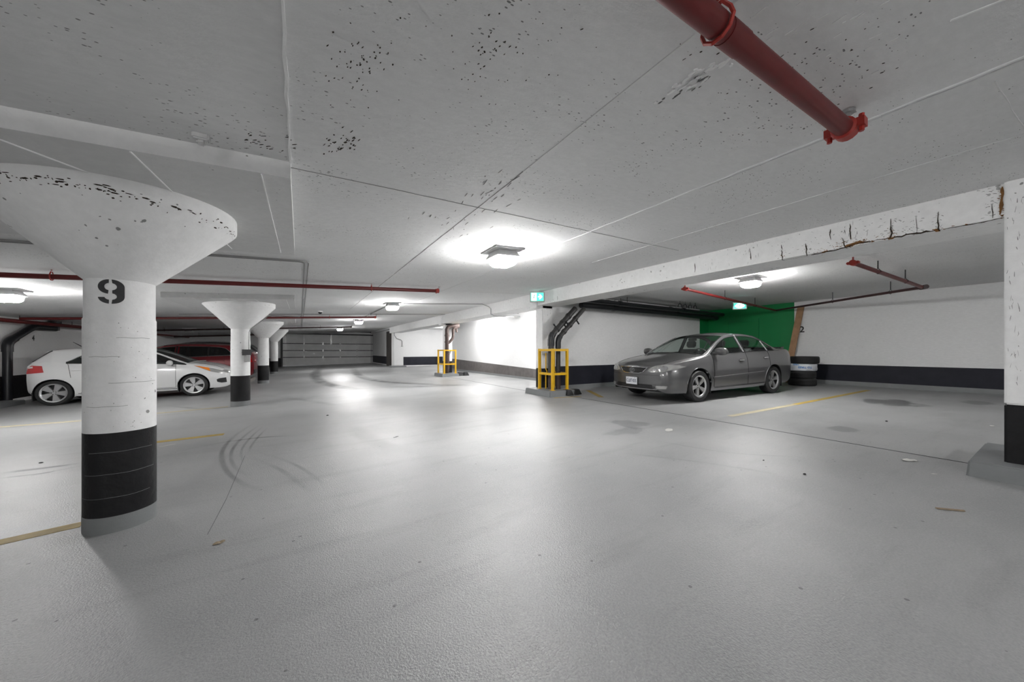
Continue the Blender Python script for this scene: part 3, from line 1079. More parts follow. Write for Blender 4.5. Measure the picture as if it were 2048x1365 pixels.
square_column(5.15, 5.75, -.1, .312, 4.96, 6.1, -.75, .48, 'square white column with black foot at the right edge, end of the cracked beam')
local(_c := [o for o in COL.objects if o.name == 'square_column'][0], grime([(2024, 560, 12, 90, 22), (2030, 700, 8, 60, 16), (2035, 430, 8, 40, 8)], 5.15, 'joint', 'paint_scars', _c, .07, .0035, True))
column_head(square_column(5.35, 5.68, 7.2, 7.5, 4.96, 5.75, 6.38, 7.4, 'square white column behind the nearer yellow guard'), VB - .035, 5.68, 7.2, 7.5)
column_head(square_column(5.36, 5.68, 14.25, 14.55, 5.0, 5.72, 13.6, 14.6, 'square white column behind the farther yellow guard'), VB - .035, 5.68, 14.25, 14.55)
mb = MB()
mb.box(5.0, 5.95, 22.9, 23.7, -.04, .1)
tag(mb.build('concrete_pedestal', 'grey_base', bevel=.012), 'low grey pedestal in front of the corner pier by the overhead door', 'pedestal')


# ================================================================== yellow guards
def guard(v0, v1, u0, u1, zb, zt, label, tilt=0):
    t = empty('guard_frame', ((v0 + v1) / 2, (u0 + u1) / 2, zb), label, 'guard rail', group='yellow guards')
    b = .03
    for (a, c) in ((v0, u0), (v0, u1), (v1, u0), (v1, u1)):
        mb = MB()
        mb.box(a - b, a + b, c - b, c + b, zb, zt)
        wpart(mb, 'post', 'yellow', t, bevel=.005)
        mb = MB()
        mb.box(a - b - .02, a + b + .02, c - b - .02, c + b + .02, zb, zb + .008)
        wpart(mb, 'foot_plate', 'yellow', t)
    for z in (zt - .06, zb + (zt - zb) * .36):
        for (x0, x1, y0, y1) in ((v0 + b, v1 - b, u0 - b, u0 + b), (v0 - b, v0 + b, u0 + b, u1 - b), (v1 - b, v1 + b, u0 + b, u1 - b)):
            mb = MB()
            mb.box(x0, x1, y0 + (.004 if y1 - y0 < .1 else 0), y1 - (.004 if y1 - y0 < .1 else 0), z, z + .055)
            wpart(mb, 'rail', 'yellow', t)
    return t


guard(5.17, 5.62, 6.55, 7.08, .125, 1.13, 'yellow steel guard frame round two dark pipes on the nearer pedestal')
guard(5.12, 5.62, 13.72, 14.45, .125, 1.13, 'yellow steel guard frame round rusty pipes on the farther pedestal')

# dark pipes rising inside the nearer guard and bending under the beam
for i, (v, u, r, zb1, dv) in enumerate(((5.34, 6.83, .072, 1.42, .0), (5.51, 6.76, .058, 1.36, .07))):
    t = empty('riser_pipe', (v, u, .125), ('thicker dark riser pipe in the nearer yellow guard, bending right under the beam', 'thinner dark riser pipe on the right inside the nearer yellow guard')[i], 'pipe', group='riser pipes at the nearer guard')
    mb = MB()
    top = (v + .82 + dv, u + .02, 2.19)
    mb.tube([(v, u, .125), (v, u, zb1 - .08), (v + .015, u, zb1), (v + .06, u, zb1 + .08), (v + .12, u, zb1 + .14), top], r, 14)
    wpart(mb, 'pipe_run', 'iron', t, smooth=50)
    mb = MB()
    mb.tube([(v, u, zb1 - .22), (v, u, zb1 - .07), (v + .017, u, zb1 + .01), (v + .065, u, zb1 + .085)], r + .012, 14)
    wpart(mb, 'elbow', 'black_pipe', t, smooth=50)
    mb = MB()
    mb.tube([(v, u, .125), (v, u, .55)], r + .004, 14)
    wpart(mb, 'scuffed_sleeve', 'rust_pipe', t, smooth=50)
    d = (Vector(top) - Vector((v + .12, u, zb1 + .14))).normalized()
    nrm = Vector((-d.z, 0, d.x))
    for k, s, side in ((0, .08, 1), (1, .3, 1), (2, .34, -1), (3, .6, -1)):
        if (k + i) % 2:
            continue
        c = Vector((v + .12, u - .03, zb1 + .14)) + d * s
        mb = MB()
        mb.tube([c + nrm * side * r * .6, c + nrm * side * (r + .11)], .02, 8)
        wpart(mb, 'clamp_bolt', 'black_pipe', t)
    for s in (.1, .36, .62):
        c = Vector((v + .12, u, zb1 + .14)) + d * s
        mb = MB()
        mb.tube([c - d * .03, c + d * .03], r + .013, 14)
        wpart(mb, 'coupling', 'iron', t, smooth=50)
mb = MB()
mb.tube([(5.27, 6.95, .125), (5.27, 6.95, .5), (5.31, 6.95, .56), (5.27, 6.95, .62), (5.27, 6.95, 1.02)], .016, 8)
tag(mb.build('yellow_rod', 'yellow'), 'thin bent yellow rod inside the nearer yellow guard', 'rod')

# rusty pipes in the farther guard
t = empty('riser_pipe', (5.4, 14.0, .125), 'rusty brown riser pipe with a side loop in the farther yellow guard', 'pipe')
v, u = 5.36, 14.05
mb = MB()
mb.tube([(v, u, .125), (v, u, 2.0), (v + .06, u, 2.1), (v + .2, u, 2.14), (v + .55, u, 2.18)], .085, 12)
wpart(mb, 'pipe_run', 'rust_pipe', t, smooth=50)
mb = MB()
mb.tube([(v, u - .02, 1.38), (v + .12, u - .03, 1.46), (v + .24, u - .03, 1.6), (v + .27, u - .03, 1.7), (v + .27, u - .03, 1.98), (v + .36, u - .03, 2.08), (v + .55, u - .03, 2.14)], .06, 12)
wpart(mb, 'side_loop', 'rust_pipe', t, smooth=50)
mb = MB()
mb.tube([(v, u, .2), (v, u, .95)], .11, 12)
wpart(mb, 'sleeve', 'rust_pipe', t, smooth=50)
for z in (.98, 1.42, 1.7):
    mb = MB()
    mb.tube([(v, u, z), (v, u, z + .07)], .1, 12)
    wpart(mb, 'coupling', 'rust_pipe', t, smooth=50)
mb = MB()
mb.tube([(v + .42, u - .02, 2.1), (v + .44, u - .02, 1.88)], .045, 10)
wpart(mb, 'drain_stub', 'rust_pipe', t)

# black rubber blocks at the pedestal ends
for i, (px, py, lab) in enumerate(((1144, 790, 'black splayed rubber block at the right end of the nearer pedestal'), (926, 752, 'dark splayed rubber block at the right end of the farther pedestal'))):
    p = on_floor(px, py)
    t = empty('rubber_block', p, lab, 'wheel stop', group='rubber blocks by the pedestals')
    k = 1.0 if i == 0 else 1.15
    for dx in (-.13, .13):
        mb = MB()
        mb.hexa([(dx - .11 * k, -.1, 0), (dx + .11 * k, -.1, 0), (dx + .11 * k, .12, 0), (dx - .11 * k, .12, 0)], [(dx - .07, -.05, .13 * k), (dx + .07, -.05, .13 * k), (dx + .07, .1, .13 * k), (dx - .07, .1, .13 * k)])
        mb.build('wedge', 'rubber', t, bevel=.008)
    mb = MB()
    mb.box(-.05, .05, -.02, .08, .02, .12 * k)
    mb.build('bridge', 'rubber', t)


# ================================================================== ceiling lamps
def make_lamp(lit=True):
    t = empty('ceiling_lamp', (0, 0, 0))
    mb = MB()
    mb.box(-.21, .21, -.21, .21, -.018, .03)
    mb.build('mounting_plate', 'lamp_plate', t)
    mb = MB()
    mb.lathe([(.18, -.018), (.238, -.10), (.225, -.105)], 4, Matrix.Rotation(PI / 4, 4, 'Z'))
    mb.build('housing', 'lamp_plate', t)
    mb = MB()
    prof = [(.2, -.088), (.205, -.125), (.19, -.175), (.155, -.2), (.07, -.205)]
    rings = []
    for r, z in prof:
        rings.append([(sx * r * .72 * (1 if kk else .78), sy * r * .72 * (.78 if kk else 1), z) for sx, sy, kk in ((1, 1, 1), (1, 1, 0), (-1, 1, 0), (-1, 1, 1), (-1, -1, 1), (-1, -1, 0), (1, -1, 0), (1, -1, 1))])
    vs = [p for rg in rings for p in rg]
    fs = [(i * 8 + j, i * 8 + (j + 1) % 8, (i + 1) * 8 + (j + 1) % 8, (i + 1) * 8 + j) for i in range(len(prof) - 1) for j in range(8)]
    fs += [tuple(range(8))[::-1], tuple((len(prof) - 1) * 8 + j for j in range(8))]
    mb.add(vs, fs)
    mb.build('diffuser', 'diffuser' if lit else 'diffuser_off', t, smooth=30)
    return t


lamp0 = make_lamp()
lamps = [(2.25, 3.9, 'lit white ceiling lamp nearest to the viewpoint, over the middle of the aisle'), (2.2, 10.0, 'lit aisle ceiling lamp second from the viewpoint'),
         (2.2, 16.5, 'lit aisle ceiling lamp third from the viewpoint, behind a red pipe end'), (2.05, 23.2, 'lit aisle ceiling lamp nearest to the overhead door'),
         (-4.05, 9.0, 'lit ceiling lamp at the left edge, above the white hatchback'), (7.95, 3.5, 'lit ceiling lamp in the bay above the grey sedan'),
         (6.4, 9.3, 'lit ceiling lamp hidden behind the beam in the bright recess'), (6.4, 13.4, 'added second lit ceiling lamp hidden behind the beam to brighten the recess wall'), (1.4, -3.2, 'lit ceiling lamp behind the viewpoint'), (8.2, 21.3, 'added lit ceiling lamp hidden in the deep recess to brighten the far end'),  # second recess lamp and deep recess lamp are added to brighten the walls
         (-4.05, -2.6, 'lit ceiling lamp far to the left behind the viewpoint'), (8.0, -3.5, 'lit ceiling lamp in the bay beyond the right edge column')]
for i, (v, u, lab) in enumerate(lamps):
    o = lamp0 if i == 0 else copy_tree(lamp0)
    z = zc(v, u) if v < VB else BAY_C
    o.location = (v, u, z - .002)
    o.rotation_euler = (0, -math.atan(.055) if v < VB else 0, 0)
    tag(o, lab, 'ceiling lamp', 'ceiling lamps')
off = make_lamp(False)
off.location = (-4.4, 21.6, zc(-4.4, 21.6))
off.rotation_euler = (0, -math.atan(.055), 0)
tag(off, 'unlit ceiling lamp above the red car', 'ceiling lamp', 'ceiling lamps')


# ================================================================== sprinkler pipes
def hanger(mb, x, y, z, zt, r):
    mb.tube([(x, y, zt), (x, y, z + r + .045)], .007, 6)
    k = 10
    mb.tube([(x, y + (r + .012) * math.cos(2 * PI * i / k) * 1.0, z + (r + .012) * math.sin(2 * PI * i / k) + (.02 if i in (2, 3) else 0)) for i in range(k)], .007, 5, closed=True)


def sprinkler(v0, v1, u, drop, r, label, mat='red_pipe', fit='red_fit', hangers=(), coup=()):
    """pipe across the aisle that follows the slab and ends at v1 in a capped clamp"""
    t = empty('sprinkler_pipe', (v1, u, zc(v1, u) - drop), label, 'pipe', group='sprinkler pipes')
    A, B = Vector((v0, u, zc(v0, u) - drop)), Vector((v1, u, zc(v1, u) - drop))
    mb = MB()
    mb.tube([A, B], r, 16)
    wpart(mb, 'pipe_run', mat, t, smooth=50)
    d = (B - A).normalized()
    mb = MB()
    mb.tube([B - d * .05, B - d * .045, B + d * .02, B + d * .025], [r * 1.08, r * 1.3, r * 1.3, r * 1.08], 16)
    for s in (-1, 1):
        c = B + Vector((-.015, s * r * 1.55, 0))
        mb.box(-.028, .028, -r * .42, r * .42, -.022, .022, Matrix.Translation(c))
        mb.tube([c + Vector((0, 0, -.045)), c + Vector((0, 0, .045))], .012, 6)
    wpart(mb, 'end_clamp', fit, t, smooth=40)
    mb = MB()
    mb.tube([B + d * .03 + Vector((0, 0, r * .9)), B + d * .03 + Vector((0, 0, r + .055))], .012, 8)
    mb.tube([B + d * .03 + Vector((0, 0, r + .055)), B + d * .03 + Vector((0, 0, r + .07))], .032, 10)
    wpart(mb, 'sprinkler_head', 'steel', t)
    for hv in hangers:
        mb = MB()
        hanger(mb, hv, u, zc(hv, u) - drop, zc(hv, u), r)
        wpart(mb, 'hanger', fit if mat == 'red_pipe' else mat, t)
    for cv in coup:
        mb = MB()
        c = A.lerp(B, (cv - v0) / (v1 - v0))
        mb.tube([c - d * .06, c + d * .06], r * 1.06, 16)
        wpart(mb, 'coupling', mat, t, smooth=50)
    return t


sprinkler(-1.5, 2.5, .64, .115, .041, 'thick red sprinkler pipe ending overhead, nearest to the viewpoint', hangers=(1.22, -.5), coup=(1.32,))
sprinkler(VL + .45, 2.45, 6.95, .09, .034, 'red sprinkler pipe passing behind the nearest round column', hangers=(-2.75, 1.15))
sprinkler(VL + .45, 2.46, 13.98, .1, .034, 'red sprinkler pipe passing behind the second round column', hangers=(-4.3, .9, -2.0))
sprinkler(VL + .45, 2.38, 20.6, .12, .036, 'dark sprinkler pipe passing between the farther round columns', 'dark_pipe', 'dark_pipe', hangers=(.9, -3.0, -1.6, -5))
sprinkler(VL + .45, -2.2, 26.5, .2, .045, 'dark pipe in the shade beyond the red car', 'dark_pipe', 'dark_pipe', hangers=(-3.0, -5))

# sprinkler main along the left wall
t = empty('sprinkler_main', (VL + .3, 14, 1.7), 'dark red sprinkler main running along the left wall', 'pipe')
mb = MB()
mb.tube([(VL + .35, 4, 1.76), (VL + .35, 30, 1.95)], .05, 12)
wpart(mb, 'pipe_run', 'red_pipe', t, smooth=50)
for hu in (13.2, 14.2, 15.4, 16.6, 18.5):
    mb = MB()
    z = 1.76 + (hu - 4) * .19 / 26
    mb.tube([(VL + .35, hu, zc(VL + .35, hu)), (VL + .35, hu, z + .04)], .007, 6)
    wpart(mb, 'hanger', 'dark_steel', t)

# bay sprinkler: two branches meeting at a corner by the back wall
t = empty('sprinkler_pipe', (12.7, 1.9, 2.4), 'red sprinkler pipe in the bay, bent at a corner by the back wall', 'pipe', group='sprinkler pipes')
pB = at_z(1845, 575, 2.36)
pA = at_z(1706, 526, 2.44)
mb = MB()
mb.tube([pA, pB], .032, 12)
wpart(mb, 'pipe_run', 'red_pipe', t, smooth=50)
pC = Vector((12.85, 4.95, 2.36))
mb = MB()
mb.tube([pB, pC], .028, 12)
wpart(mb, 'pipe_run', 'dark_pipe', t, smooth=50)
pD = at_z(1370, 578, 2.42)
mb = MB()
mb.tube([pC, pC + (pD - pC).normalized() * .4, pD], .03, 12)
wpart(mb, 'pipe_run', 'red_pipe', t, smooth=50)
for p, d in ((pA, (pB - pA).normalized()), (pD, (pC - pD).normalized())):
    mb = MB()
    mb.tube([p - d * .03, p + d * .05], .044, 12)
    mb.tube([p + Vector((0, 0, .03)), p + Vector((0, 0, .13))], .012, 6)
    s = Vector((-d.y, d.x, 0))
    for k in (-1, 1):
        mb.tube([p + s * k * .055 - d * .02, p + s * k * .055 + d * .03], .022, 6)
    wpart(mb, 'end_clamp', 'red_fit', t)
mb = MB()
mb.tube([pB - Vector((.06, .06, 0)), pB + Vector((.05, .03, 0))], .045, 10)
wpart(mb, 'elbow', 'dark_pipe', t)
for a, b, k in ((pA, pB, .3), (pA, pB, .7), (pB, pC, .15), (pB, pC, .5), (pC, pD, .3), (pC, pD, .65)):
    c = a.lerp(b, k)
    mb = MB()
    mb.tube([Vector((c.x, c.y, BAY_C)), c + Vector((0, 0, .05))], .008, 6)
    mb.tube([c + Vector((0, 0, .06)), c + Vector((.0, -.04, .0)), c + Vector((0, 0, -.04)), c + Vector((0, .04, 0))], .007, 5, closed=True)
    wpart(mb, 'hanger', 'dark_steel', t)

# black drain pipes along the partition
for i, (u, z, r, v0, v1, lab) in enumerate(((6.85, 2.30, .085, 6.36, 13.0, 'lower thick black drain pipe along the partition above the sedan'),
                                            (6.62, 2.40, .06, 5.95, 13.0, 'middle black drain pipe beside the exit sign over the sedan'),
                                            (7.08, 2.50, .05, 5.95, 13.0, 'topmost thin black drain pipe tight to the bay ceiling'))):
    t = empty('drain_pipe', (v0, u, z), lab, 'pipe', group='black drain pipes over the sedan')
    mb = MB()
    mb.tube([(v0, u, z), (v1, u, z - .02)], r, 14)
    wpart(mb, 'pipe_run', 'black_pipe', t, smooth=50)
    for hv in (7.6, 10.6):
        mb = MB()
        mb.tube([(hv - .05, u, z), (hv + .05, u, z)], r + .012, 14)
        wpart(mb, 'coupling', 'black_pipe', t, smooth=50)
        mb = MB()
        mb.tube([(hv + .3, u, z + r * .9), (hv + .3, u, BAY_C)], .008, 6)
        wpart(mb, 'hanger', 'black_pipe', t)
t = empty('pipe_hanger_set', (10.3, 6.5, 2.45), 'row of four small black clevis hangers above the drain pipes', 'hanger')
for k in range(4):
    hv = 9.9 + k * .27
    mb = MB()
    mb.tube([(hv, 6.3, BAY_C), (hv, 6.3, 2.52)], .008, 6)
    mb.tube([(hv + .09 * math.cos(a), 6.3, 2.42 + .1 * math.sin(a)) for a in [PI * i / 8 for i in range(9)]], .013, 6)
    wpart(mb, 'clevis', 'black_pipe', t)

# black drain pipe on the left wall
t = empty('drain_pipe', (VL + .15, 14.1, -.2), 'thick black drain pipe bending up the left wall beside the white hatchback', 'pipe')
x = VL + .14
mb = MB()
mb.tube([(x, 14.24, -.25), (x, 14.24, 1.2), (x, 14.27, 1.28), (x, 14.36, 1.35), (x, 15.09, 1.68), (x, 15.22, 1.72), (x, 15.25, 1.735), (x, 16.25, 1.75)], .082, 14)
wpart(mb, 'pipe_run', 'black_pipe', t, smooth=50)
mb = MB()
mb.tube([(x, 14.24, 1.05), (x, 14.24, 1.2), (x, 14.27, 1.28), (x, 14.36, 1.35), (x, 14.48, 1.4)], .096, 14)
wpart(mb, 'elbow', 'black_pipe', t, smooth=50)
mb = MB()
mb.tube([(x, 16.25, 1.7), (x, 16.25, 1.96)], .09, 12)
wpart(mb, 'roof_drain', 'black_pipe', t, smooth=50)
mb = MB()
mb.tube([(x, 16.25, 1.9), (x, 16.25, 1.98)], .13, 12)
wpart(mb, 'flange', 'black_pipe', t, smooth=50)
mb = MB()
mb.box(VL + .02, VL + .5, 12.9, 14.08, -.32, -.17)
tag(mb.build('concrete_kerb', 'grey_base', bevel=.015), 'low dark kerb at the foot of the black drain pipe', 'kerb')


# ================================================================== conduits and small ceiling things
def conduit(pts, r, label, boxes=()):
    t = empty('conduit', pts[0], label, 'conduit')
    mb = MB()
    mb.tube(pts, r, 8)
    wpart(mb, 'tube', 'conduit', t, smooth=50)
    for b in boxes:
        mb = MB()
        mb.box(b[0] - .05, b[0] + .05, b[1] - .05, b[1] + .05, b[2] - .05, b[2])
        wpart(mb, 'junction_box', 'conduit', t)
    return t


def cz(v, u, d=.02):
    return (v, u, zc(v, u) - d)


conduit([cz(-3.5, 5.27), cz(0, 5.27), cz(.07, 5.29), cz(.1, 5.36), cz(.1, 13), cz(.1, 23)], .009, 'outer grey conduit turning a corner on the aisle ceiling')
conduit([cz(-3.5, 5.34), cz(-.03, 5.34), cz(.02, 5.36), cz(.05, 5.42), cz(.05, 13), cz(.05, 23)], .008, 'inner grey conduit beside the outer one at the same ceiling corner')
conduit([cz(2.45, 10.0), cz(4.9, 9.75), (5.12, 9.73, 2.48), (VB - .015, 9.73, 2.42), (VB - .015, 9.73, 2.25), (5.3, 9.72, 2.2), (6.0, 9.7, 2.195)], .012, 'grey conduit from the second lamp to the beam')
conduit([cz(-3, 13.6, .02), cz(5.1, 13.6, .02)], .014, 'grey conduit crossing the aisle behind the second lamp', [cz(2.2, 13.6, 0)])
conduit([cz(2.2, 10.25), cz(2.2, 13.6), cz(2.2, 16.3)], .014, 'grey conduit linking the second and third aisle lamps')
conduit([(5.9, 11.0, 2.5), (7.05, 11.0, 2.5)], .02, 'upper pale conduit in the bright recess', [(6.3, 11.0, 2.52)])
conduit([(5.9, 10.9, 2.36), (7.05, 10.9, 2.36)], .02, 'lower pale conduit in the bright recess')
conduit([(5.34, 23.6, 2.5), (5.34, 23.6, 2.1), (5.5, 23.66, 1.9), (5.8, 23.68, 1.8), (5.86, 23.68, 1.72), (5.86, 23.68, 1.45)], .025, 'bent grey conduit on the corner pier by the overhead door', [(5.86, 23.66, 1.42)])

for i, (v, u, lab, px) in enumerate(((.55, 12.6, 'dark dome camera on the aisle ceiling near the second red pipe', 0), (-2.75, 4.9, 'dark dome camera half hidden behind the nearest capital', 1))):
    t = empty('dome_camera', cz(v, u, 0), lab, 'camera', group='dome cameras')
    mb = MB()
    mb.lathe([(.075, 0), (.075, -.03), (.06, -.035)], 16)
    mb.build('base_ring', 'lamp_plate' if i == 0 else 'steel', t, smooth=40)
    mb = MB()
    mb.lathe([(.06, -.03), (.055, -.06), (.035, -.085), (.008, -.095)], 16)
    mb.build('dome', 'black_plastic', t, smooth=60)
mb = MB()
mb.box(-.06, .06, -.04, .04, -.06, 0)
mb.box(-.03, .03, -.03, .03, -.1, -.06)
p = at_z(402, 271, zc(-.45, 1.9))
t = tag(mb.build('anchor_lug', 'panel', bevel=.012), 'small chipped concrete lug on the ceiling beside the drop panel', 'lug')
t.location = (p.x, p.y, zc(p.x, p.y) + .005)
t.scale = (.6, .6, .6)


# ================================================================== exit signs
def exit_sign(loc, rz, label, w, h, kind):
    t = empty('exit_sign', loc, label, 'exit sign', rz=rz, group='exit signs')
    mb = MB()
    mb.box(-w / 2, w / 2, -.03, .03, -h / 2, h / 2)
    mb.build('housing', 'sign_box', t, bevel=.006)
    mb = MB()
    mb.box(-.06, .06, -.02, .02, h / 2, h / 2 + .04)
    mb.build('bracket', 'sign_box', t)
    iw, ih = w - .05, h - .05
    to = lambda x, y, d: (x, -.031 - d, y)
    mb = MB()
    mb.prism([(-iw / 2, -ih / 2), (iw / 2, -ih / 2), (iw / 2, ih / 2), (-iw / 2, ih / 2)], to, .003)
    f = mb.build('lit_face', 'sign_green', t)
    to2 = lambda x, y, d: (x, -.034 - d, y)
    to3 = lambda x, y, d: (x, -.037 - d, y)
    if kind == 'right':
        cx = -iw / 4
        pw = iw * .40
    else:
        cx = 0
        pw = iw * .36
    mb = MB()
    mb.prism([(cx - pw / 2, -ih / 2 + .006), (cx + pw / 2, -ih / 2 + .006), (cx + pw / 2, ih / 2 - .006), (cx - pw / 2, ih / 2 - .006)], to2, .003)
    mb.build('doorway', 'sign_white', f)
    s = ih
    mb = MB()
    mb.prism([(cx + .06 * s + .07 * s * math.cos(2 * PI * i / 8), .33 * s + .07 * s * math.sin(2 * PI * i / 8)) for i in range(8)], to3, .002)
    mb.prism([(cx + .02 * s, .24 * s), (cx + .1 * s, .22 * s), (cx + .02 * s, -.08 * s), (cx - .08 * s, -.06 * s)], to3, .002)
    mb.prism([(cx + .08 * s, .22 * s), (cx + .22 * s, .1 * s), (cx + .19 * s, .06 * s), (cx + .06 * s, .15 * s)], to3, .002)
    mb.prism([(cx + .0 * s, .23 * s), (cx - .18 * s, .14 * s), (cx - .17 * s, .02 * s), (cx - .13 * s, .02 * s), (cx - .13 * s, .11 * s), (cx + .0 * s, .16 * s)], to3, .002)
    mb.prism([(cx + .02 * s, -.05 * s), (cx + .16 * s, -.16 * s), (cx + .18 * s, -.38 * s), (cx + .12 * s, -.38 * s), (cx + .09 * s, -.19 * s), (cx - .06 * s, -.1 * s)], to3, .002)
    mb.prism([(cx - .07 * s, -.03 * s), (cx + .0 * s, -.08 * s), (cx - .1 * s, -.3 * s), (cx - .26 * s, -.32 * s), (cx - .25 * s, -.26 * s), (cx - .14 * s, -.24 * s)], to3, .002)
    mb.build('running_figure', 'sign_ink', f)

    def arrow(ax, dr):
        mb = MB()
        a = .2 * s
        mb.prism([(ax - dr * a * 1.3, .07 * s), (ax + dr * a * .05, .07 * s), (ax + dr * a * .05, .07 * s), (ax + dr * a * .05, -.07 * s), (ax - dr * a * 1.3, -.07 * s)], to2, .003)
        mb.prism([(ax - dr * .16 * s, .3 * s), (ax - dr * .0 * s, .3 * s), (ax + dr * .28 * s, 0), (ax - dr * .0 * s, -.3 * s), (ax - dr * .16 * s, -.3 * s), (ax + dr * .1 * s, 0)], to2, .003)
        mb.build('arrow', 'sign_white', f)
    if kind == 'right':
        arrow(iw / 4 - .005, 1)
    else:
        arrow(iw / 2 - .065, 1)
        arrow(-iw / 2 + .065, -1)
    return t


p = at_z(1073, 589, 2.40)
exit_sign((4.98, 6.92, 2.405), -YAW - .05, 'green exit sign with right arrow hung at the beam by the nearer square column', .36, .25, 'right')
p = at_z(1479, 614, 2.34)
exit_sign((p.x * .985, p.y * .985, 2.345), -.95, 'brightly lit green and white exit sign above the sedan in the green corner', .34, .2, 'both')


# ================================================================== cars
def catmull(p0, p1, p2, p3, t, s=0.42):
    m1 = (p2 - p0) * s
    m2 = (p3 - p1) * s
    t2, t3 = t * t, t * t * t
    return p1 * (2 * t3 - 3 * t2 + 1) + m1 * (t3 - 2 * t2 + t) + p2 * (-2 * t3 + 3 * t2) + m2 * (t3 - t2)


def wheel_mesh(R, rr, w, spokes, spoke_w, style):
    """tyre lying with its axle on y; returns (tyre MB, rim MB, dark MB)"""
    ax = Matrix.Rotation(PI / 2, 4, 'X')
    ty = MB()
    ty.lathe([(rr, -w * .42), (rr + .012, -w * .5), (R * .93, -w * .5), (R * .985, -w * .42), (R, -w * .3), (R, w * .3), (R * .985, w * .42), (R * .93, w * .5), (rr + .012, w * .5), (rr, w * .42), (rr - .01, 0)], 40, ax, cap=False)
    rim = MB()
    rim.lathe([(rr - .03, w * .36), (rr - .016, w * .43), (rr + .003, w * .45), (rr + .006, w * .40), (rr - .012, w * .32)], 40, ax, cap=False)
    rim.lathe([(.0, w * .36), (.052, w * .36), (.062, w * .31), (.062, w * .05)], 20, ax, cap=False)
    for i in range(spokes):
        a = 2 * PI * i / spokes + PI / 2
        c, s = math.cos(a), math.sin(a)

        def P(r, t, y):
            return Vector((c * r - s * t, -y, s * r + c * t))
        r0, r1 = .045, rr - .012
        w0, w1 = spoke_w
        ym, ye = w * .34, w * .42
        rim.hexa([P(r0, -w0, ym - .03), P(r1, -w1, ye - .035), P(r1, w1, ye - .035), P(r0, w0, ym - .03)],
                 [P(r0, -w0 * .8, ym), P(r1, -w1 * .85, ye - .006), P(r1, w1 * .85, ye - .006), P(r0, w0 * .8, ym)])
    bolts = MB()
    for i in range(5):
        a = 2 * PI * i / 5 + PI / 5 + PI / 2
        c = Vector((.04 * math.cos(a), -w * .365, .04 * math.sin(a)))
        bolts.tube([c + Vector((0, .004, 0)), c + Vector((0, -.003, 0))], .011, 6)
    dk = MB()
    dk.lathe([(0, w * .02), (rr - .01, w * .02), (rr - .01, -.02), (0, -.02)], 24, ax, cap=False)
    brake = MB()
    brake.lathe([(.0, w * .08), (rr * .72, w * .08), (rr * .72, w * .03)], 24, ax, cap=False)
    return ty, rim, dk, bolts, brake


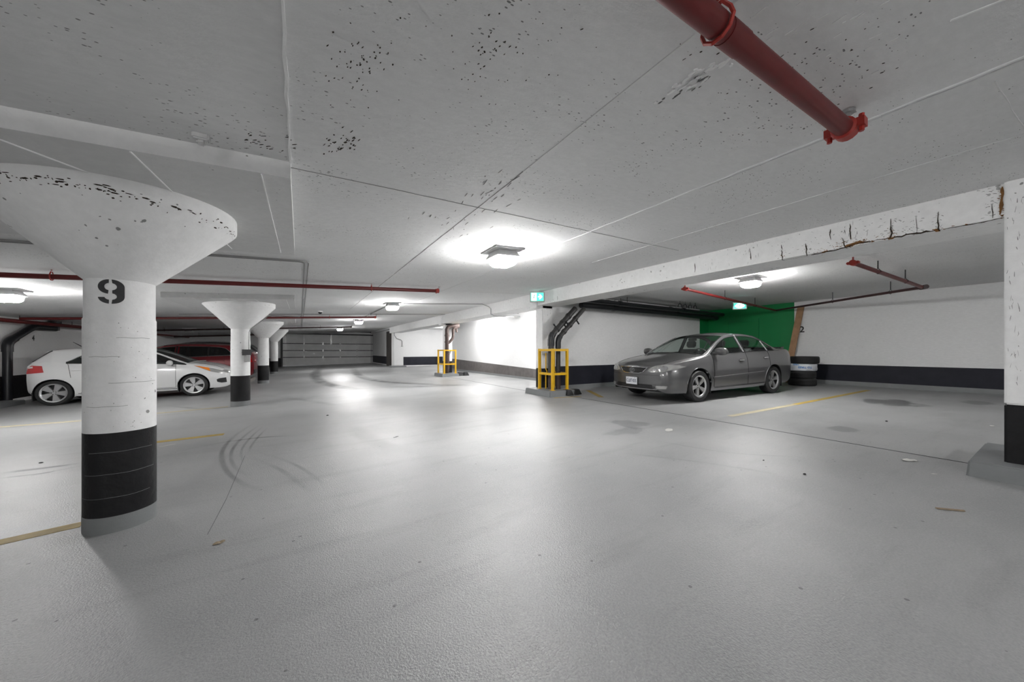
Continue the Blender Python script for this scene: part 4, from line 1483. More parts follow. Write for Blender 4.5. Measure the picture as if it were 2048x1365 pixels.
class Car:
    """body lofted from a table of stations; x from nose to tail, y across, z up"""
    def __init__(self, spec, name, label, loc, rz, paint, tint):
        self.s = spec
        self.root = empty(name, loc, label, 'car', rz=rz)
        self.paint = paint
        self.tint = tint
        self.build_grid()

    def build_grid(self):
        S = self.s
        cols = S['cols']
        R = []                                            # R[row][col]
        rows = [[] for _ in range(10)]
        for c in cols:
            x, zb, w, zbelt, inset, (xr, yr, zr), f, (xc, zcn) = c
            rows[0].append(Vector((x, max(0, w - .06), zb)))
            rows[1].append(Vector((x, max(0, w - .02), zb + .09)))
            rows[2].append(Vector((x, w, zb + (zbelt - zb) * .52)))
            rows[3].append(Vector((x, w - inset * .35, zbelt - (zbelt - zb) * .17)))
            b = Vector((x, w - inset, zbelt))
            r = Vector((xr, yr, zr))
            rows[4].append(b)
            rows[5].append(b.lerp(r, S.get('g', .07)) + Vector((0, .004, 0)))
            m = b.lerp(r, f)
            m.y += .018 * math.sin(PI * f)
            rows[6].append(m)
            rows[7].append(r)
            rows[8].append(Vector((xc + (xr - xc) * .28, yr * .55, zcn - (zcn - zr) * .3)))
            rows[9].append(Vector((xc, 0, zcn)))
        self.rows = rows
        self.nc = len(cols)
        self.nr = 10
        self.n = 5

    def P(self, rf, cf, sgn=1):
        rows = self.rows

        def at_row(r, cf):
            c = min(int(cf), self.nc - 2)
            t = cf - c
            row = rows[r]
            return catmull(row[max(c - 1, 0)], row[c], row[c + 1], row[min(c + 2, self.nc - 1)], t)
        r = min(int(rf), self.nr - 2)
        t = rf - r
        if t == 0:
            p = at_row(r, cf)
        else:
            p0 = at_row(max(r - 1, 0), cf)
            p3 = at_row(r + 2, cf) if r + 2 < self.nr else Vector((at_row(self.nr - 2, cf).x, -at_row(self.nr - 2, cf).y, at_row(self.nr - 2, cf).z))
            p = catmull(p0, at_row(r, cf), at_row(r + 1, cf), p3, t)
        return Vector((p.x, p.y * sgn, p.z))

    def patch(self, r0, r1, c0, c1, sgn):
        n = self.n
        nr, nc = int(round((r1 - r0) * n)), int(round((c1 - c0) * n))
        vs = [self.P(r0 + i / n, c0 + j / n, sgn) for i in range(nr + 1) for j in range(nc + 1)]
        fs = [(i * (nc + 1) + j, i * (nc + 1) + j + 1, (i + 1) * (nc + 1) + j + 1, (i + 1) * (nc + 1) + j) for i in range(nr) for j in range(nc)]
        return vs, fs

    def arch(self, vs, fs):
        S = self.s
        vs = [v.copy() for v in vs]
        for (wx, wz, wr) in ((S['wx'][0], S['wz'], S['arch']), (S['wx'][1], S['wz'], S['arch'])):
            ins = [((v.x - wx) ** 2 + (v.z - wz) ** 2) ** .5 < wr for v in vs]
            fs = [f for f in fs if not all(ins[i] for i in f)]
            for f in fs:
                for i in f:
                    if ins[i]:
                        d = Vector((vs[i].x - wx, 0, vs[i].z - wz))
                        if d.length < 1e-6:
                            d = Vector((0, 0, 1))
                        d = d.normalized() * wr
                        vs[i] = Vector((wx + d.x, vs[i].y, wz + d.z))
                        ins[i] = False
        return vs, fs

    def body(self):
        S = self.s
        n = self.n
        owner = {}
        for nm, (r0, r1, c0, c1, mt, two) in S['panels'].items():
            for i in range(r0, r1):
                for j in range(c0, c1):
                    owner[(i, j)] = nm
        self.bvh_v, self.bvh_f = [], []

        def collect(vs, fs):
            o = len(self.bvh_v)
            self.bvh_v += [tuple(v) for v in vs]
            self.bvh_f += [tuple(i + o for i in f) for f in fs]
        groups = {}
        for sgn in (1, -1):
            for i in range(self.nr - 1):
                for j in range(self.nc - 1):
                    vs, fs = self.patch(i, i + 1, j, j + 1, sgn)
                    if i < 4:
                        vs, fs = self.arch(vs, fs)
                    nm = owner.get((i, j), 'body_shell')
                    two = nm in S['panels'] and S['panels'][nm][5]
                    key = (nm, sgn if two else 0)
                    groups.setdefault(key, []).append((vs, fs))
                    if not (nm in S['panels'] and S['panels'][nm][4] == 'glass'):
                        collect(vs, fs)
        # nose and tail faces
        for end in (0, self.nc - 1):
            sg = -1 if end == 0 else 1
            bulge = S['bulge'][0 if end == 0 else 1]
            kk = 16
            nr = 7 * n
            vs = []
            for i in range(nr + 1):
                p = self.P(i / n, end)
                topf = min(1, i / (4 * n))
                for s in range(kk + 1):
                    q = -1 + 2 * s / kk
                    b = bulge * (1 - q * q) * (1 - .25 * max(0, topf - .75) / .25)
                    if i > 4 * n:
                        b *= 1
                    vs.append(Vector((p.x + sg * b, p.y * q, p.z + (0 if i < 4 * n else (self.P(9, end).z - p.z) * (1 - q * q) * (i / n - 4) / 3))))
            fs = [(i * (kk + 1) + j, i * (kk + 1) + j + 1, (i + 1) * (kk + 1) + j + 1, (i + 1) * (kk + 1) + j) for i in range(nr) for j in range(kk)]
            nm = ('front_bumper', 'rear_panel')[0 if end == 0 else 1]
            groups.setdefault((nm, 0), []).append((vs, fs))
            collect(vs, fs)
        self.parts = {}
        for (nm, sgn), lst in groups.items():
            mb = MB()
            for vs, fs in lst:
                mb.add(vs, fs)
            mt = S['panels'][nm][4] if nm in S['panels'] else 'paint'
            mat = {'paint': self.paint, 'glass': self.tint if 'windshield' not in nm else 'glass'}.get(mt, mt)
            me = bpy.data.meshes.new(nm)
            me.from_pydata(mb.v, [], mb.f)
            bm = bmesh.new()
            bm.from_mesh(me)
            bmesh.ops.remove_doubles(bm, verts=bm.verts, dist=.0008)
            bmesh.ops.dissolve_degenerate(bm, dist=.0004, edges=bm.edges)
            bmesh.ops.recalc_face_normals(bm, faces=bm.faces)
            bm.to_mesh(me)
            bm.free()
            me.materials.append(M[mat])
            me.shade_smooth()
            me.set_sharp_from_angle(angle=math.radians(50))
            o = bpy.data.objects.new(nm, me)
            COL.objects.link(o)
            o.parent = self.root
            self.parts[(nm, sgn)] = o
        self.bvh = BVHTree.FromPolygons([Vector(v) for v in self.bvh_v], self.bvh_f)
        # underbody pan
        mb = MB()
        L = self.rows[0][-1].x
        hw = max(p.y for p in self.rows[0]) - .03
        mb.box(.25, L - .25, -hw + .2, hw - .2, S['wz'] - .12, S['wz'] + .05)
        mb.build('underbody', 'black_plastic', self.root)
        for wx in S['wx']:
            for sg in (-1, 1):
                mb = MB()
                a = [PI * i / 14 for i in range(15)]
                y0, y1 = sg * (hw - .3), sg * (hw + .045)
                vs = [(wx + (S['arch'] - .004) * math.cos(t), y0, S['wz'] + (S['arch'] - .004) * math.sin(t)) for t in a] + [(wx + (S['arch'] - .004) * math.cos(t), y1, S['wz'] + (S['arch'] - .004) * math.sin(t)) for t in a]
                mb.add(vs, [(i, i + 1, i + 16, i + 15) for i in range(14)])
                mb.add([vs[i] for i in range(15)], [tuple(range(15))])
                mb.build('wheel_well', 'black_plastic', self.root)

    def line(self, r0, c0, r1, c1, k=18, sgn=1, off=.002):
        out = []
        for i in range(k + 1):
            t = i / k
            out.append(self.P(r0 + (r1 - r0) * t, c0 + (c1 - c0) * t, sgn) + Vector((0, sgn * off, off * .3)))
        return out

    def seam(self, pts, r=.005, mat='seam', name='panel_gap', parent=None):
        mb = MB()
        mb.tube(pts, r, 5)
        return mb.build(name, mat, parent or self.root)

    def decal(self, poly, kind, name, mat, off=.004, cell=.03, sgn=1, parent=None, th=.006):
        """piece moulded onto the body: polygon in (y,z) seen from nose/tail or (x,z) seen from a side"""
        bm = bmesh.new()
        vsb = [bm.verts.new((x, y, 0)) for x, y in poly]
        bm.faces.new(vsb)
        xs = [p[0] for p in poly]
        ys = [p[1] for p in poly]
        for ax, lo, hi in ((0, min(xs), max(xs)), (1, min(ys), max(ys))):
            k = int((hi - lo) / cell)
            for i in range(1, k + 1):
                co = [0, 0, 0]
                co[ax] = lo + (hi - lo) * i / (k + 1)
                no = [0, 0, 0]
                no[ax] = 1
                bmesh.ops.bisect_plane(bm, geom=bm.verts[:] + bm.edges[:] + bm.faces[:], plane_co=co, plane_no=no)
        bm.verts.ensure_lookup_table()
        for i, vx in enumerate(bm.verts):
            a, z = vx.co.x, vx.co.y
            if kind == 'front':
                o, d = Vector((-1, a, z)), Vector((1, 0, 0))
            elif kind == 'rear':
                o, d = Vector((8, a, z)), Vector((-1, 0, 0))
            else:
                o, d = Vector((a, sgn * 3, z)), Vector((0, -sgn, 0))
            h, nn, _, _ = self.bvh.ray_cast(o, d)
            if h is None:
                h, nn, _, _ = self.bvh.find_nearest(o + d * (1.0 if kind != 'side' else 2.2))
            if nn.dot(d) > 0:
                nn = -nn
            vx.co = h + nn * off
            vx.normal = nn
        me = bpy.data.meshes.new(name)
        bmesh.ops.recalc_face_normals(bm, faces=bm.faces)
        # orient outward
        bm.normal_update()
        dv = {'front': Vector((-1, 0, 0)), 'rear': Vector((1, 0, 0))}.get(kind, Vector((0, sgn, 0)))
        if sum(f.normal.dot(dv) * f.calc_area() for f in bm.faces) < 0:
            bmesh.ops.reverse_faces(bm, faces=bm.faces)
        bm.normal_update()
        ret = bmesh.ops.extrude_face_region(bm, geom=bm.faces[:])
        nv = [g for g in ret['geom'] if isinstance(g, bmesh.types.BMVert)]
        # the extruded copy becomes the outer skin
        for vx in nv:
            vx.co += (vx.normal if vx.normal.length > .1 else dv) * th
        bmesh.ops.recalc_face_normals(bm, faces=bm.faces)
        bm.to_mesh(me)
        bm.free()
        me.materials.append(M[mat])
        me.shade_smooth()
        me.set_sharp_from_angle(angle=math.radians(45))
        o = bpy.data.objects.new(name, me)
        COL.objects.link(o)
        o.parent = parent or self.root
        return o

    def wheels(self, R, rr, w, spokes, sw, track, z=None, dark=False):
        S = self.s
        ty, rim, dk, bolts, brake = wheel_mesh(R, rr, w, spokes, sw, 0)
        first = None
        for wx in S['wx']:
            for sg in (-1, 1):
                if first is None:
                    o = ty.build('wheel', 'rubber', self.root, smooth=40)
                    rim.build('alloy_rim', 'alloy', o, smooth=30)
                    dk.build('rim_barrel', 'black_plastic', o, smooth=40)
                    bolts.build('wheel_bolts', 'dark_steel', o)
                    brake.build('brake_disc', 'dark_steel', o, smooth=40)
                    first = o
                else:
                    o = copy_tree(first, self.root)
                o.location = (wx, sg * track, z if z is not None else R)
                o.rotation_euler = (0, random.uniform(0, 1.2), 0) if sg < 0 else (0, random.uniform(0, 1.2), PI)


def seats(car, xs, ys, z, mat='interior', h=.62):
    for x in xs:
        for y in ys:
            o = MB()
            o.box(-.25, .25, -.24, .24, 0, .16)
            s = o.build('seat', mat, car.root, bevel=.04)
            s.location = (x, y, z)
            b = MB()
            b.box(-.07, .07, -.23, .23, 0, h, Matrix.Translation((.22, 0, .1)) @ Matrix.Rotation(.3, 4, 'Y'))
            b.build('backrest', mat, s, bevel=.035)
            hr = MB()
            hr.box(-.05, .05, -.12, .12, 0, .17, Matrix.Translation((.43, 0, h + .12)) @ Matrix.Rotation(.2, 4, 'Y'))
            hr.build('headrest', mat, s, bevel=.03)


def oval(rx, ry, cx, cz, k=28):
    return [(cx + rx * math.cos(2 * PI * i / k), cz + ry * math.sin(2 * PI * i / k)) for i in range(k)]


# ------------------------------------------------------------------ grey sedan
# (x, z_bottom, half width, z_belt, belt inset, rail(x,y,z), window top fraction, centre(x,z))
sedan = dict(
    wx=(.95, 3.67), wz=.325, arch=.372, bulge=(.09, .05), g=.06,
    cols=[
        (0.06, .27, .66, .705, .05, (.075, .56, .738), .5, (.03, .765)),       # 0
        (0.16, .215, .765, .75, .06, (.19, .62, .798), .5, (.17, .83)),      # 1
        (0.36, .205, .835, .79, .06, (.38, .655, .848), .5, (.36, .878)),   # 2
        (0.62, .20, .875, .832, .065, (.64, .69, .892), .5, (.62, .925)),      # 3
        (0.95, .20, .888, .875, .07, (.94, .72, .93), .5, (.92, .97)),       # 4
        (1.26, .20, .894, .925, .07, (1.20, .755, .965), .5, (1.14, 1.005)),   # 5 cowl
        (1.40, .20, .897, .95, .07, (1.36, .745, 1.035), .55, (1.27, 1.075)),  # 6 front door edge
        (1.80, .20, .8975, .965, .07, (1.77, .665, 1.24), .82, (1.66, 1.275)),  # 7
        (2.16, .20, .8975, .972, .07, (2.12, .605, 1.375), .87, (2.03, 1.42)),   # 8 header
        (2.50, .20, .8975, .98, .07, (2.48, .588, 1.425), .88, (2.46, 1.475)),  # 9 B pillar
        (2.60, .20, .8975, .983, .07, (2.58, .586, 1.43), .88, (2.58, 1.48)),   # 10
        (2.95, .20, .896, .992, .07, (2.92, .588, 1.425), .88, (2.94, 1.475)),  # 11
        (3.26, .205, .893, 1.0, .07, (3.22, .598, 1.39), .87, (3.26, 1.44)),    # 12 rear header
        (3.50, .21, .89, 1.008, .07, (3.47, .61, 1.325), .80, (3.50, 1.37)),    # 13
        (3.80, .215, .885, 1.018, .07, (3.78, .64, 1.20), .45, (3.78, 1.245)),   # 14
        (4.08, .22, .875, 1.025, .07, (4.06, .68, 1.085), .3, (4.06, 1.115)),   # 15 deck
        (4.38, .23, .85, 1.025, .065, (4.38, .70, 1.07), .3, (4.40, 1.095)),    # 16
        (4.62, .26, .79, 1.0, .06, (4.62, .66, 1.045), .3, (4.66, 1.075)),      # 17
        (4.76, .33, .69, .95, .05, (4.75, .58, .99), .3, (4.78, 1.01)),         # 18
    ],
    panels={
        'hood': (7, 9, 1, 5, 'paint', False),
        'windshield': (7, 9, 5, 8, 'glass', False),
        'rear_window': (7, 9, 12, 15, 'glass', False),
        'trunk_lid': (7, 9, 15, 18, 'paint', False),
        'front_door': (1, 5, 6, 10, 'paint', True),
        'rear_door': (1, 5, 10, 13, 'paint', True),
        'front_door_window': (5, 6, 6, 9, 'glass', True),
        'rear_door_window': (5, 6, 10, 13, 'glass', True),
        'quarter_window': (5, 6, 13, 14, 'glass', True),
    })
# contact of the two near wheels gives place and heading
pf, pr = Vector((7.02, 4.12)), Vector((9.74, 3.87))
hd = (pr - pf).normalized()
rzS = math.atan2(hd.y, hd.x)
nrm = Vector((-hd.y, hd.x))
TR = .775
org = pf - hd * .95 + nrm * TR
slope = math.atan(.013)
S = Car(sedan, 'grey_sedan', 'grey metallic four-door sedan parked in the bay by the green wall', (org.x, org.y, zf(org.x)), rzS, 'grey_paint', 'glass')
S.root.rotation_euler = (0, -slope, rzS)
S.body()
S.wheels(.325, .222, .205, 5, (.028, .058), TR)
for sg in (1, -1):
    for c in (6, 10, 13):
        S.seam(S.line(1, c, 5, c, sgn=sg), .004)
    S.seam(S.line(1, 6, 1, 13, 40, sg), .004)
    S.seam(S.line(5, 6, 5, 14, 40, sg, .004), .007, 'black_plastic', 'window_sill_trim')
    S.seam(S.line(6, 5.6, 6, 14, 40, sg, .002), .008, 'black_plastic', 'window_top_trim')
    for c, mt in ((9, 'black_plastic'), (10, 'black_plastic'), (13, 'steel')):
        S.seam(S.line(5, c, 6, c, 6, sg, .004), .012, mt, 'window_post')
    S.seam(S.line(5, 9.5, 6.2, 9.5, 6, sg, .004), .011, 'steel', 'window_post')
    S.seam(S.line(7, 1, 7, 5, 30, sg, .002), .005, 'seam', 'hood_gap')
    S.seam(S.line(7, 5, 7, 8, 20, sg, .003), .010, 'black_plastic', 'windshield_trim')
    S.seam(S.line(7, 12, 7, 15, 20, sg, .003), .010, 'black_plastic', 'rear_window_trim')
    # side moulding, sill line
    S.decal([(1.36, .46), (3.22, .515), (3.22, .55), (1.36, .495)], 'side', 'side_moulding', 'grey_paint', .004, .08, sg, th=.012)
    S.decal([(1.36, .497), (3.22, .552), (3.22, .56), (1.36, .505)], 'side', 'moulding_highlight', 'steel', .010, .08, sg, th=.006)
    S.decal([(1.42, .262), (3.28, .272), (3.28, .285), (1.42, .275)], 'side', 'sill_gap', 'seam', .001, .08, sg, th=.003)
    # handles
    for hx, hz in ((2.36, .825), (3.33, .862)):
        S.decal(oval(.085, .035, hx, hz, 18), 'side', 'handle_cup', 'black_plastic', .001, .05, sg, th=.003)
        S.decal([(hx - .09, hz - .012), (hx + .08, hz - .008), (hx + .085, hz + .014), (hx - .085, hz + .014)], 'side', 'door_handle', 'chrome', .008, .05, sg, th=.02)
    S.decal([(4.0, .80), (4.17, .80), (4.17, .93), (4.0, .93), (4.0, .925), (4.165, .925), (4.165, .805), (4.0, .805)] if sg > 0 else oval(.03, .03, 4.1, .87, 12), 'side', 'fuel_flap', 'grey_paint', .0, .06, sg, th=.002)
    # mirror
    mb = MB()
    mb.tube([(1.50, sg * .80, .985), (1.51, sg * .90, 1.005)], .035, 10)
    mr = mb.build('mirror_arm', 'grey_paint', S.root, smooth=50)
    mb = MB()
    mb.lathe([(.0, -.125), (.045, -.122), (.072, -.1), (.082, -.03), (.08, .05), (.06, .11), (.0, .125)], 16, Matrix.Translation((1.52, sg * .965, 1.035)) @ Matrix.Rotation(PI / 2, 4, 'X') @ Matrix.Diagonal((.7, 1, 1, 1)))
    mb.build('side_mirror', 'grey_paint', S.root, smooth=60)
    # headlamp, fog lamp, tail lamp
    hl = S.decal([(sg * .38, .655), (sg * .50, .628), (sg * .68, .64), (sg * .80, .685), (sg * .845, .735), (sg * .80, .77), (sg * .68, .785), (sg * .55, .765), (sg * .44, .715)], 'front', 'headlamp', 'lens', .002, .03, th=.006)
    for y, z, r in ((.54, .69, .048), (.68, .71, .052)):
        S.decal(oval(r, r * .9, sg * y, z, 16), 'front', 'lamp_reflector', 'chrome', .009, .03, th=.002, parent=hl)
    S.decal([(sg * .50, .27), (sg * .74, .285), (sg * .72, .36), (sg * .48, .375)], 'front', 'fog_lamp_recess', 'grey_paint', .003, .05, th=.004)
    S.decal([(sg * .57, .295), (sg * .72, .305), (sg * .745, .36), (sg * .56, .362)], 'front', 'fog_lamp', 'lens', .008, .05, th=.004)
    S.decal([(sg * .42, .78), (sg * .66, .77), (sg * .66, .93), (sg * .46, .92)], 'rear', 'tail_lamp', 'tail', .003, .04, th=.006)
    # mudflaps
    for wx in (.95, 3.67):
        mb = MB()
        mb.box(wx + .355, wx + .372, sg * .70, sg * .86, .16, .36)
        mb.build('mudflap', 'rubber', S.root)
    # arch lip
    for wx in (.95, 3.67):
        pts = []
        for i in range(19):
            a = math.radians(-12 + 204 * i / 18)
            x, z = wx + .375 * math.cos(a), .325 + .375 * math.sin(a)
            h, nn, _, _ = S.bvh.ray_cast(Vector((x, sg * 3, z + .004)), Vector((0, -sg, 0)))
            if h and abs(h.y) > .6:
                pts.append(h)
        if len(pts) > 4:
            S.seam(pts, .008, 'grey_paint', 'arch_lip')
# bumper seam, grille, emblem, lower intake, plate
S.decal([(-.36, .71), (-.27, .625), (-.18, .605), (.18, .605), (.27, .625), (.36, .71), (.0, .716)], 'front', 'grille', 'seam', .003, .04, th=.006)
g2 = [(-.37, .716), (-.275, .624), (-.18, .598), (.18, .598), (.275, .624), (.37, .716)]
pts = []
for (a, b), (c, d) in zip(g2[:-1], g2[1:]):
    for i in range(8):
        y, z = a + (c - a) * i / 8, b + (d - b) * i / 8
        h, nn, _, _ = S.bvh.ray_cast(Vector((-1, y, z)), Vector((1, 0, 0)))
        pts.append(h + Vector((-.008, 0, 0)))
S.seam(pts, .008, 'chrome', 'grille_surround')
for z in (.63, .656, .682):
    S.decal([(-.28, z - .004), (.28, z - .004), (.28, z + .004), (-.28, z + .004)], 'front', 'grille_bar', 'black_plastic', .008, .06, th=.004)
S.decal([(-.375, .714), (.375, .714), (.375, .724), (-.375, .724)], 'front', 'grille_top_bar', 'chrome', .004, .05, th=.006)
h, nn, _, _ = S.bvh.ray_cast(Vector((-1, 0, .66)), Vector((1, 0, 0)))
ex = h.x - .017
em = empty('badge', (0, 0, 0))
em.parent = S.root
for rx, rz_, cz_ in ((.068, .046, .0), (.022, .044, .0), (.046, .019, .022)):
    mb = MB()
    mb.tube([(ex, rx * math.cos(2 * PI * i / 28), .66 + cz_ + rz_ * math.sin(2 * PI * i / 28)) for i in range(28)], .0075, 6, closed=True)
    mb.build('badge_oval', 'chrome', em, smooth=60)
S.decal([(-.52, .285), (.52, .285), (.56, .375), (-.56, .375)], 'front', 'lower_intake', 'black_plastic', .003, .05, th=.004)
for z in (.305, .332):
    S.decal([(-.53, z - .006), (.53, z - .006), (.53, z + .006), (-.53, z + .006)], 'front', 'intake_bar', 'dark_steel', .006, .06, th=.006)
S.decal([(-.58, .268), (.58, .268), (.58, .283), (-.58, .283)], 'front', 'lip_strip', 'steel', .004, .06, th=.006)
S.decal([(-.75, .565), (.75, .565), (.75, .569), (-.75, .569)], 'front', 'bumper_crease', 'seam', .0, .06, th=.002)
h, nn, _, _ = S.bvh.ray_cast(Vector((-1, 0, .43)), Vector((1, 0, 0)))
mb = MB()
mb.box(h.x - .03, h.x - .016, -.155, .155, .355, .51)
lp = mb.build('license_plate', 'plate', S.root, bevel=.004)
text_mesh('CLBT·835', .082, 'plate_lettering', 'ink', lambda x, y, d: (h.x - .0305 - d, -x, .43 + y * 1.15), lp, .001, True, .82)
mb = MB()
for y in (-.1, .1):
    mb.box(h.x - .033, h.x - .03, y - .008, y + .008, .487, .498)
mb.build('plate_screws', 'ink', lp)
# spoiler, cabin
mb = MB()
mb.hexa([(4.52, -.6, 1.07), (4.52, .6, 1.07), (4.66, .6, 1.05), (4.66, -.6, 1.05)], [(4.54, -.6, 1.105), (4.54, .6, 1.105), (4.72, .6, 1.12), (4.72, -.6, 1.12)])
mb.build('trunk_spoiler', 'dark_paint', S.root, bevel=.008)
seats(S, (1.95, 2.9), (-.37, .37), .38)
mb = MB()
mb.hexa([(1.2, -.68, .72), (1.2, .68, .72), (1.62, .66, .7), (1.62, -.66, .7)], [(1.16, -.68, .935), (1.16, .68, .935), (1.58, .66, .93), (1.58, -.66, .93)])
mb.build('dashboard', 'interior', S.root, bevel=.03)
mb = MB()
c0 = Vector((1.72, -.37, .93))
mb.tube([c0 + Vector((.07 * math.sin(a) * -1, .18 * math.cos(a), .165 * math.sin(a))) for a in [2 * PI * i / 24 for i in range(24)]], .014, 8, closed=True)
mb.tube([c0 + Vector((0, -.17, 0)), c0 + Vector((-.02, 0, 0)), c0 + Vector((0, .17, 0))], .018, 6)
mb.build('steering_wheel', 'black_plastic', S.root, smooth=50)
mb = MB()
mb.box(1.92, 1.95, -.11, .11, 1.285, 1.345)
mb.build('rear_view_mirror', 'black_plastic', S.root, bevel=.01)
mb = MB()
mb.box(1.35, 4.0, -.72, .72, .30, .36)
mb.box(3.35, 4.05, -.66, .66, .6, 1.0)
mb.build('cabin_floor', 'interior', S.root)
for y0, y1 in ((-.66, -.05), (.02, .64)):
    pts = []
    for i in range(14):
        t = i / 13
        y = y0 + (y1 - y0) * t
        h2, nn, _, _ = S.bvh.ray_cast(Vector((1.13 + .02 * t, y, 3)), Vector((0, 0, -1)))
        if h2:
            pts.append(h2 + Vector((.02, 0, .012)))
    if len(pts) > 3:
        S.seam(pts, .009, 'black_plastic', 'wiper')

# ------------------------------------------------------------------ white hatchback
hatch = dict(
    wx=(.83, 3.40), wz=.30, arch=.345, bulge=(.10, .05), g=.05,
    cols=[
        (0.07, .24, .60, .62, .05, (.08, .50, .66), .5, (.04, .69)),         # 0
        (0.16, .20, .71, .68, .06, (.18, .58, .73), .5, (.16, .765)),        # 1
        (0.32, .19, .79, .745, .06, (.34, .61, .81), .5, (.32, .84)),        # 2
        (0.55, .19, .835, .81, .065, (.56, .65, .875), .5, (.54, .905)),     # 3
        (0.83, .19, .852, .865, .07, (.80, .68, .92), .5, (.76, .955)),      # 4
        (1.00, .19, .856, .885, .07, (.96, .72, .935), .5, (.88, .985)),     # 5 cowl
        (1.20, .185, .858, .905, .07, (1.22, .69, 1.06), .6, (1.12, 1.105)),  # 6
        (1.52, .185, .86, .92, .07, (1.56, .62, 1.23), .82, (1.48, 1.275)),   # 7
        (1.86, .185, .86, .935, .07, (1.90, .565, 1.355), .86, (1.84, 1.40)),  # 8 header
        (2.20, .185, .86, .95, .07, (2.22, .55, 1.40), .86, (2.22, 1.45)),    # 9 B pillar
        (2.30, .185, .86, .955, .07, (2.32, .55, 1.405), .86, (2.32, 1.455)),  # 10
        (2.65, .185, .86, .97, .07, (2.68, .555, 1.405), .78, (2.68, 1.45)),   # 11
        (2.95, .19, .858, .985, .07, (2.98, .57, 1.385), .55, (3.0, 1.43)),    # 12
        (3.20, .195, .855, 1.0, .07, (3.26, .58, 1.36), .14, (3.3, 1.405)),    # 13
        (3.42, .20, .85, 1.01, .07, (3.48, .59, 1.335), .3, (3.52, 1.38)),     # 14 roof end
        (3.58, .22, .835, 1.015, .07, (3.63, .62, 1.21), .3, (3.68, 1.24)),    # 15
        (3.74, .26, .80, 1.01, .06, (3.77, .66, 1.07), .3, (3.80, 1.085)),     # 16
        (3.85, .33, .73, .95, .05, (3.86, .62, .99), .3, (3.875, 1.0)),        # 17
    ],
    panels={
        'hood': (7, 9, 1, 5, 'paint', False),
        'windshield': (7, 9, 5, 8, 'glass', False),
        'rear_window': (7, 9, 14, 16, 'glass', False),
        'front_door': (1, 5, 6, 10, 'paint', True),
        'rear_door': (1, 5, 10, 13, 'paint', True),
        'front_door_window': (5, 6, 5, 9, 'glass', True),
        'rear_door_window': (5, 6, 10, 13, 'glass', True),
    })
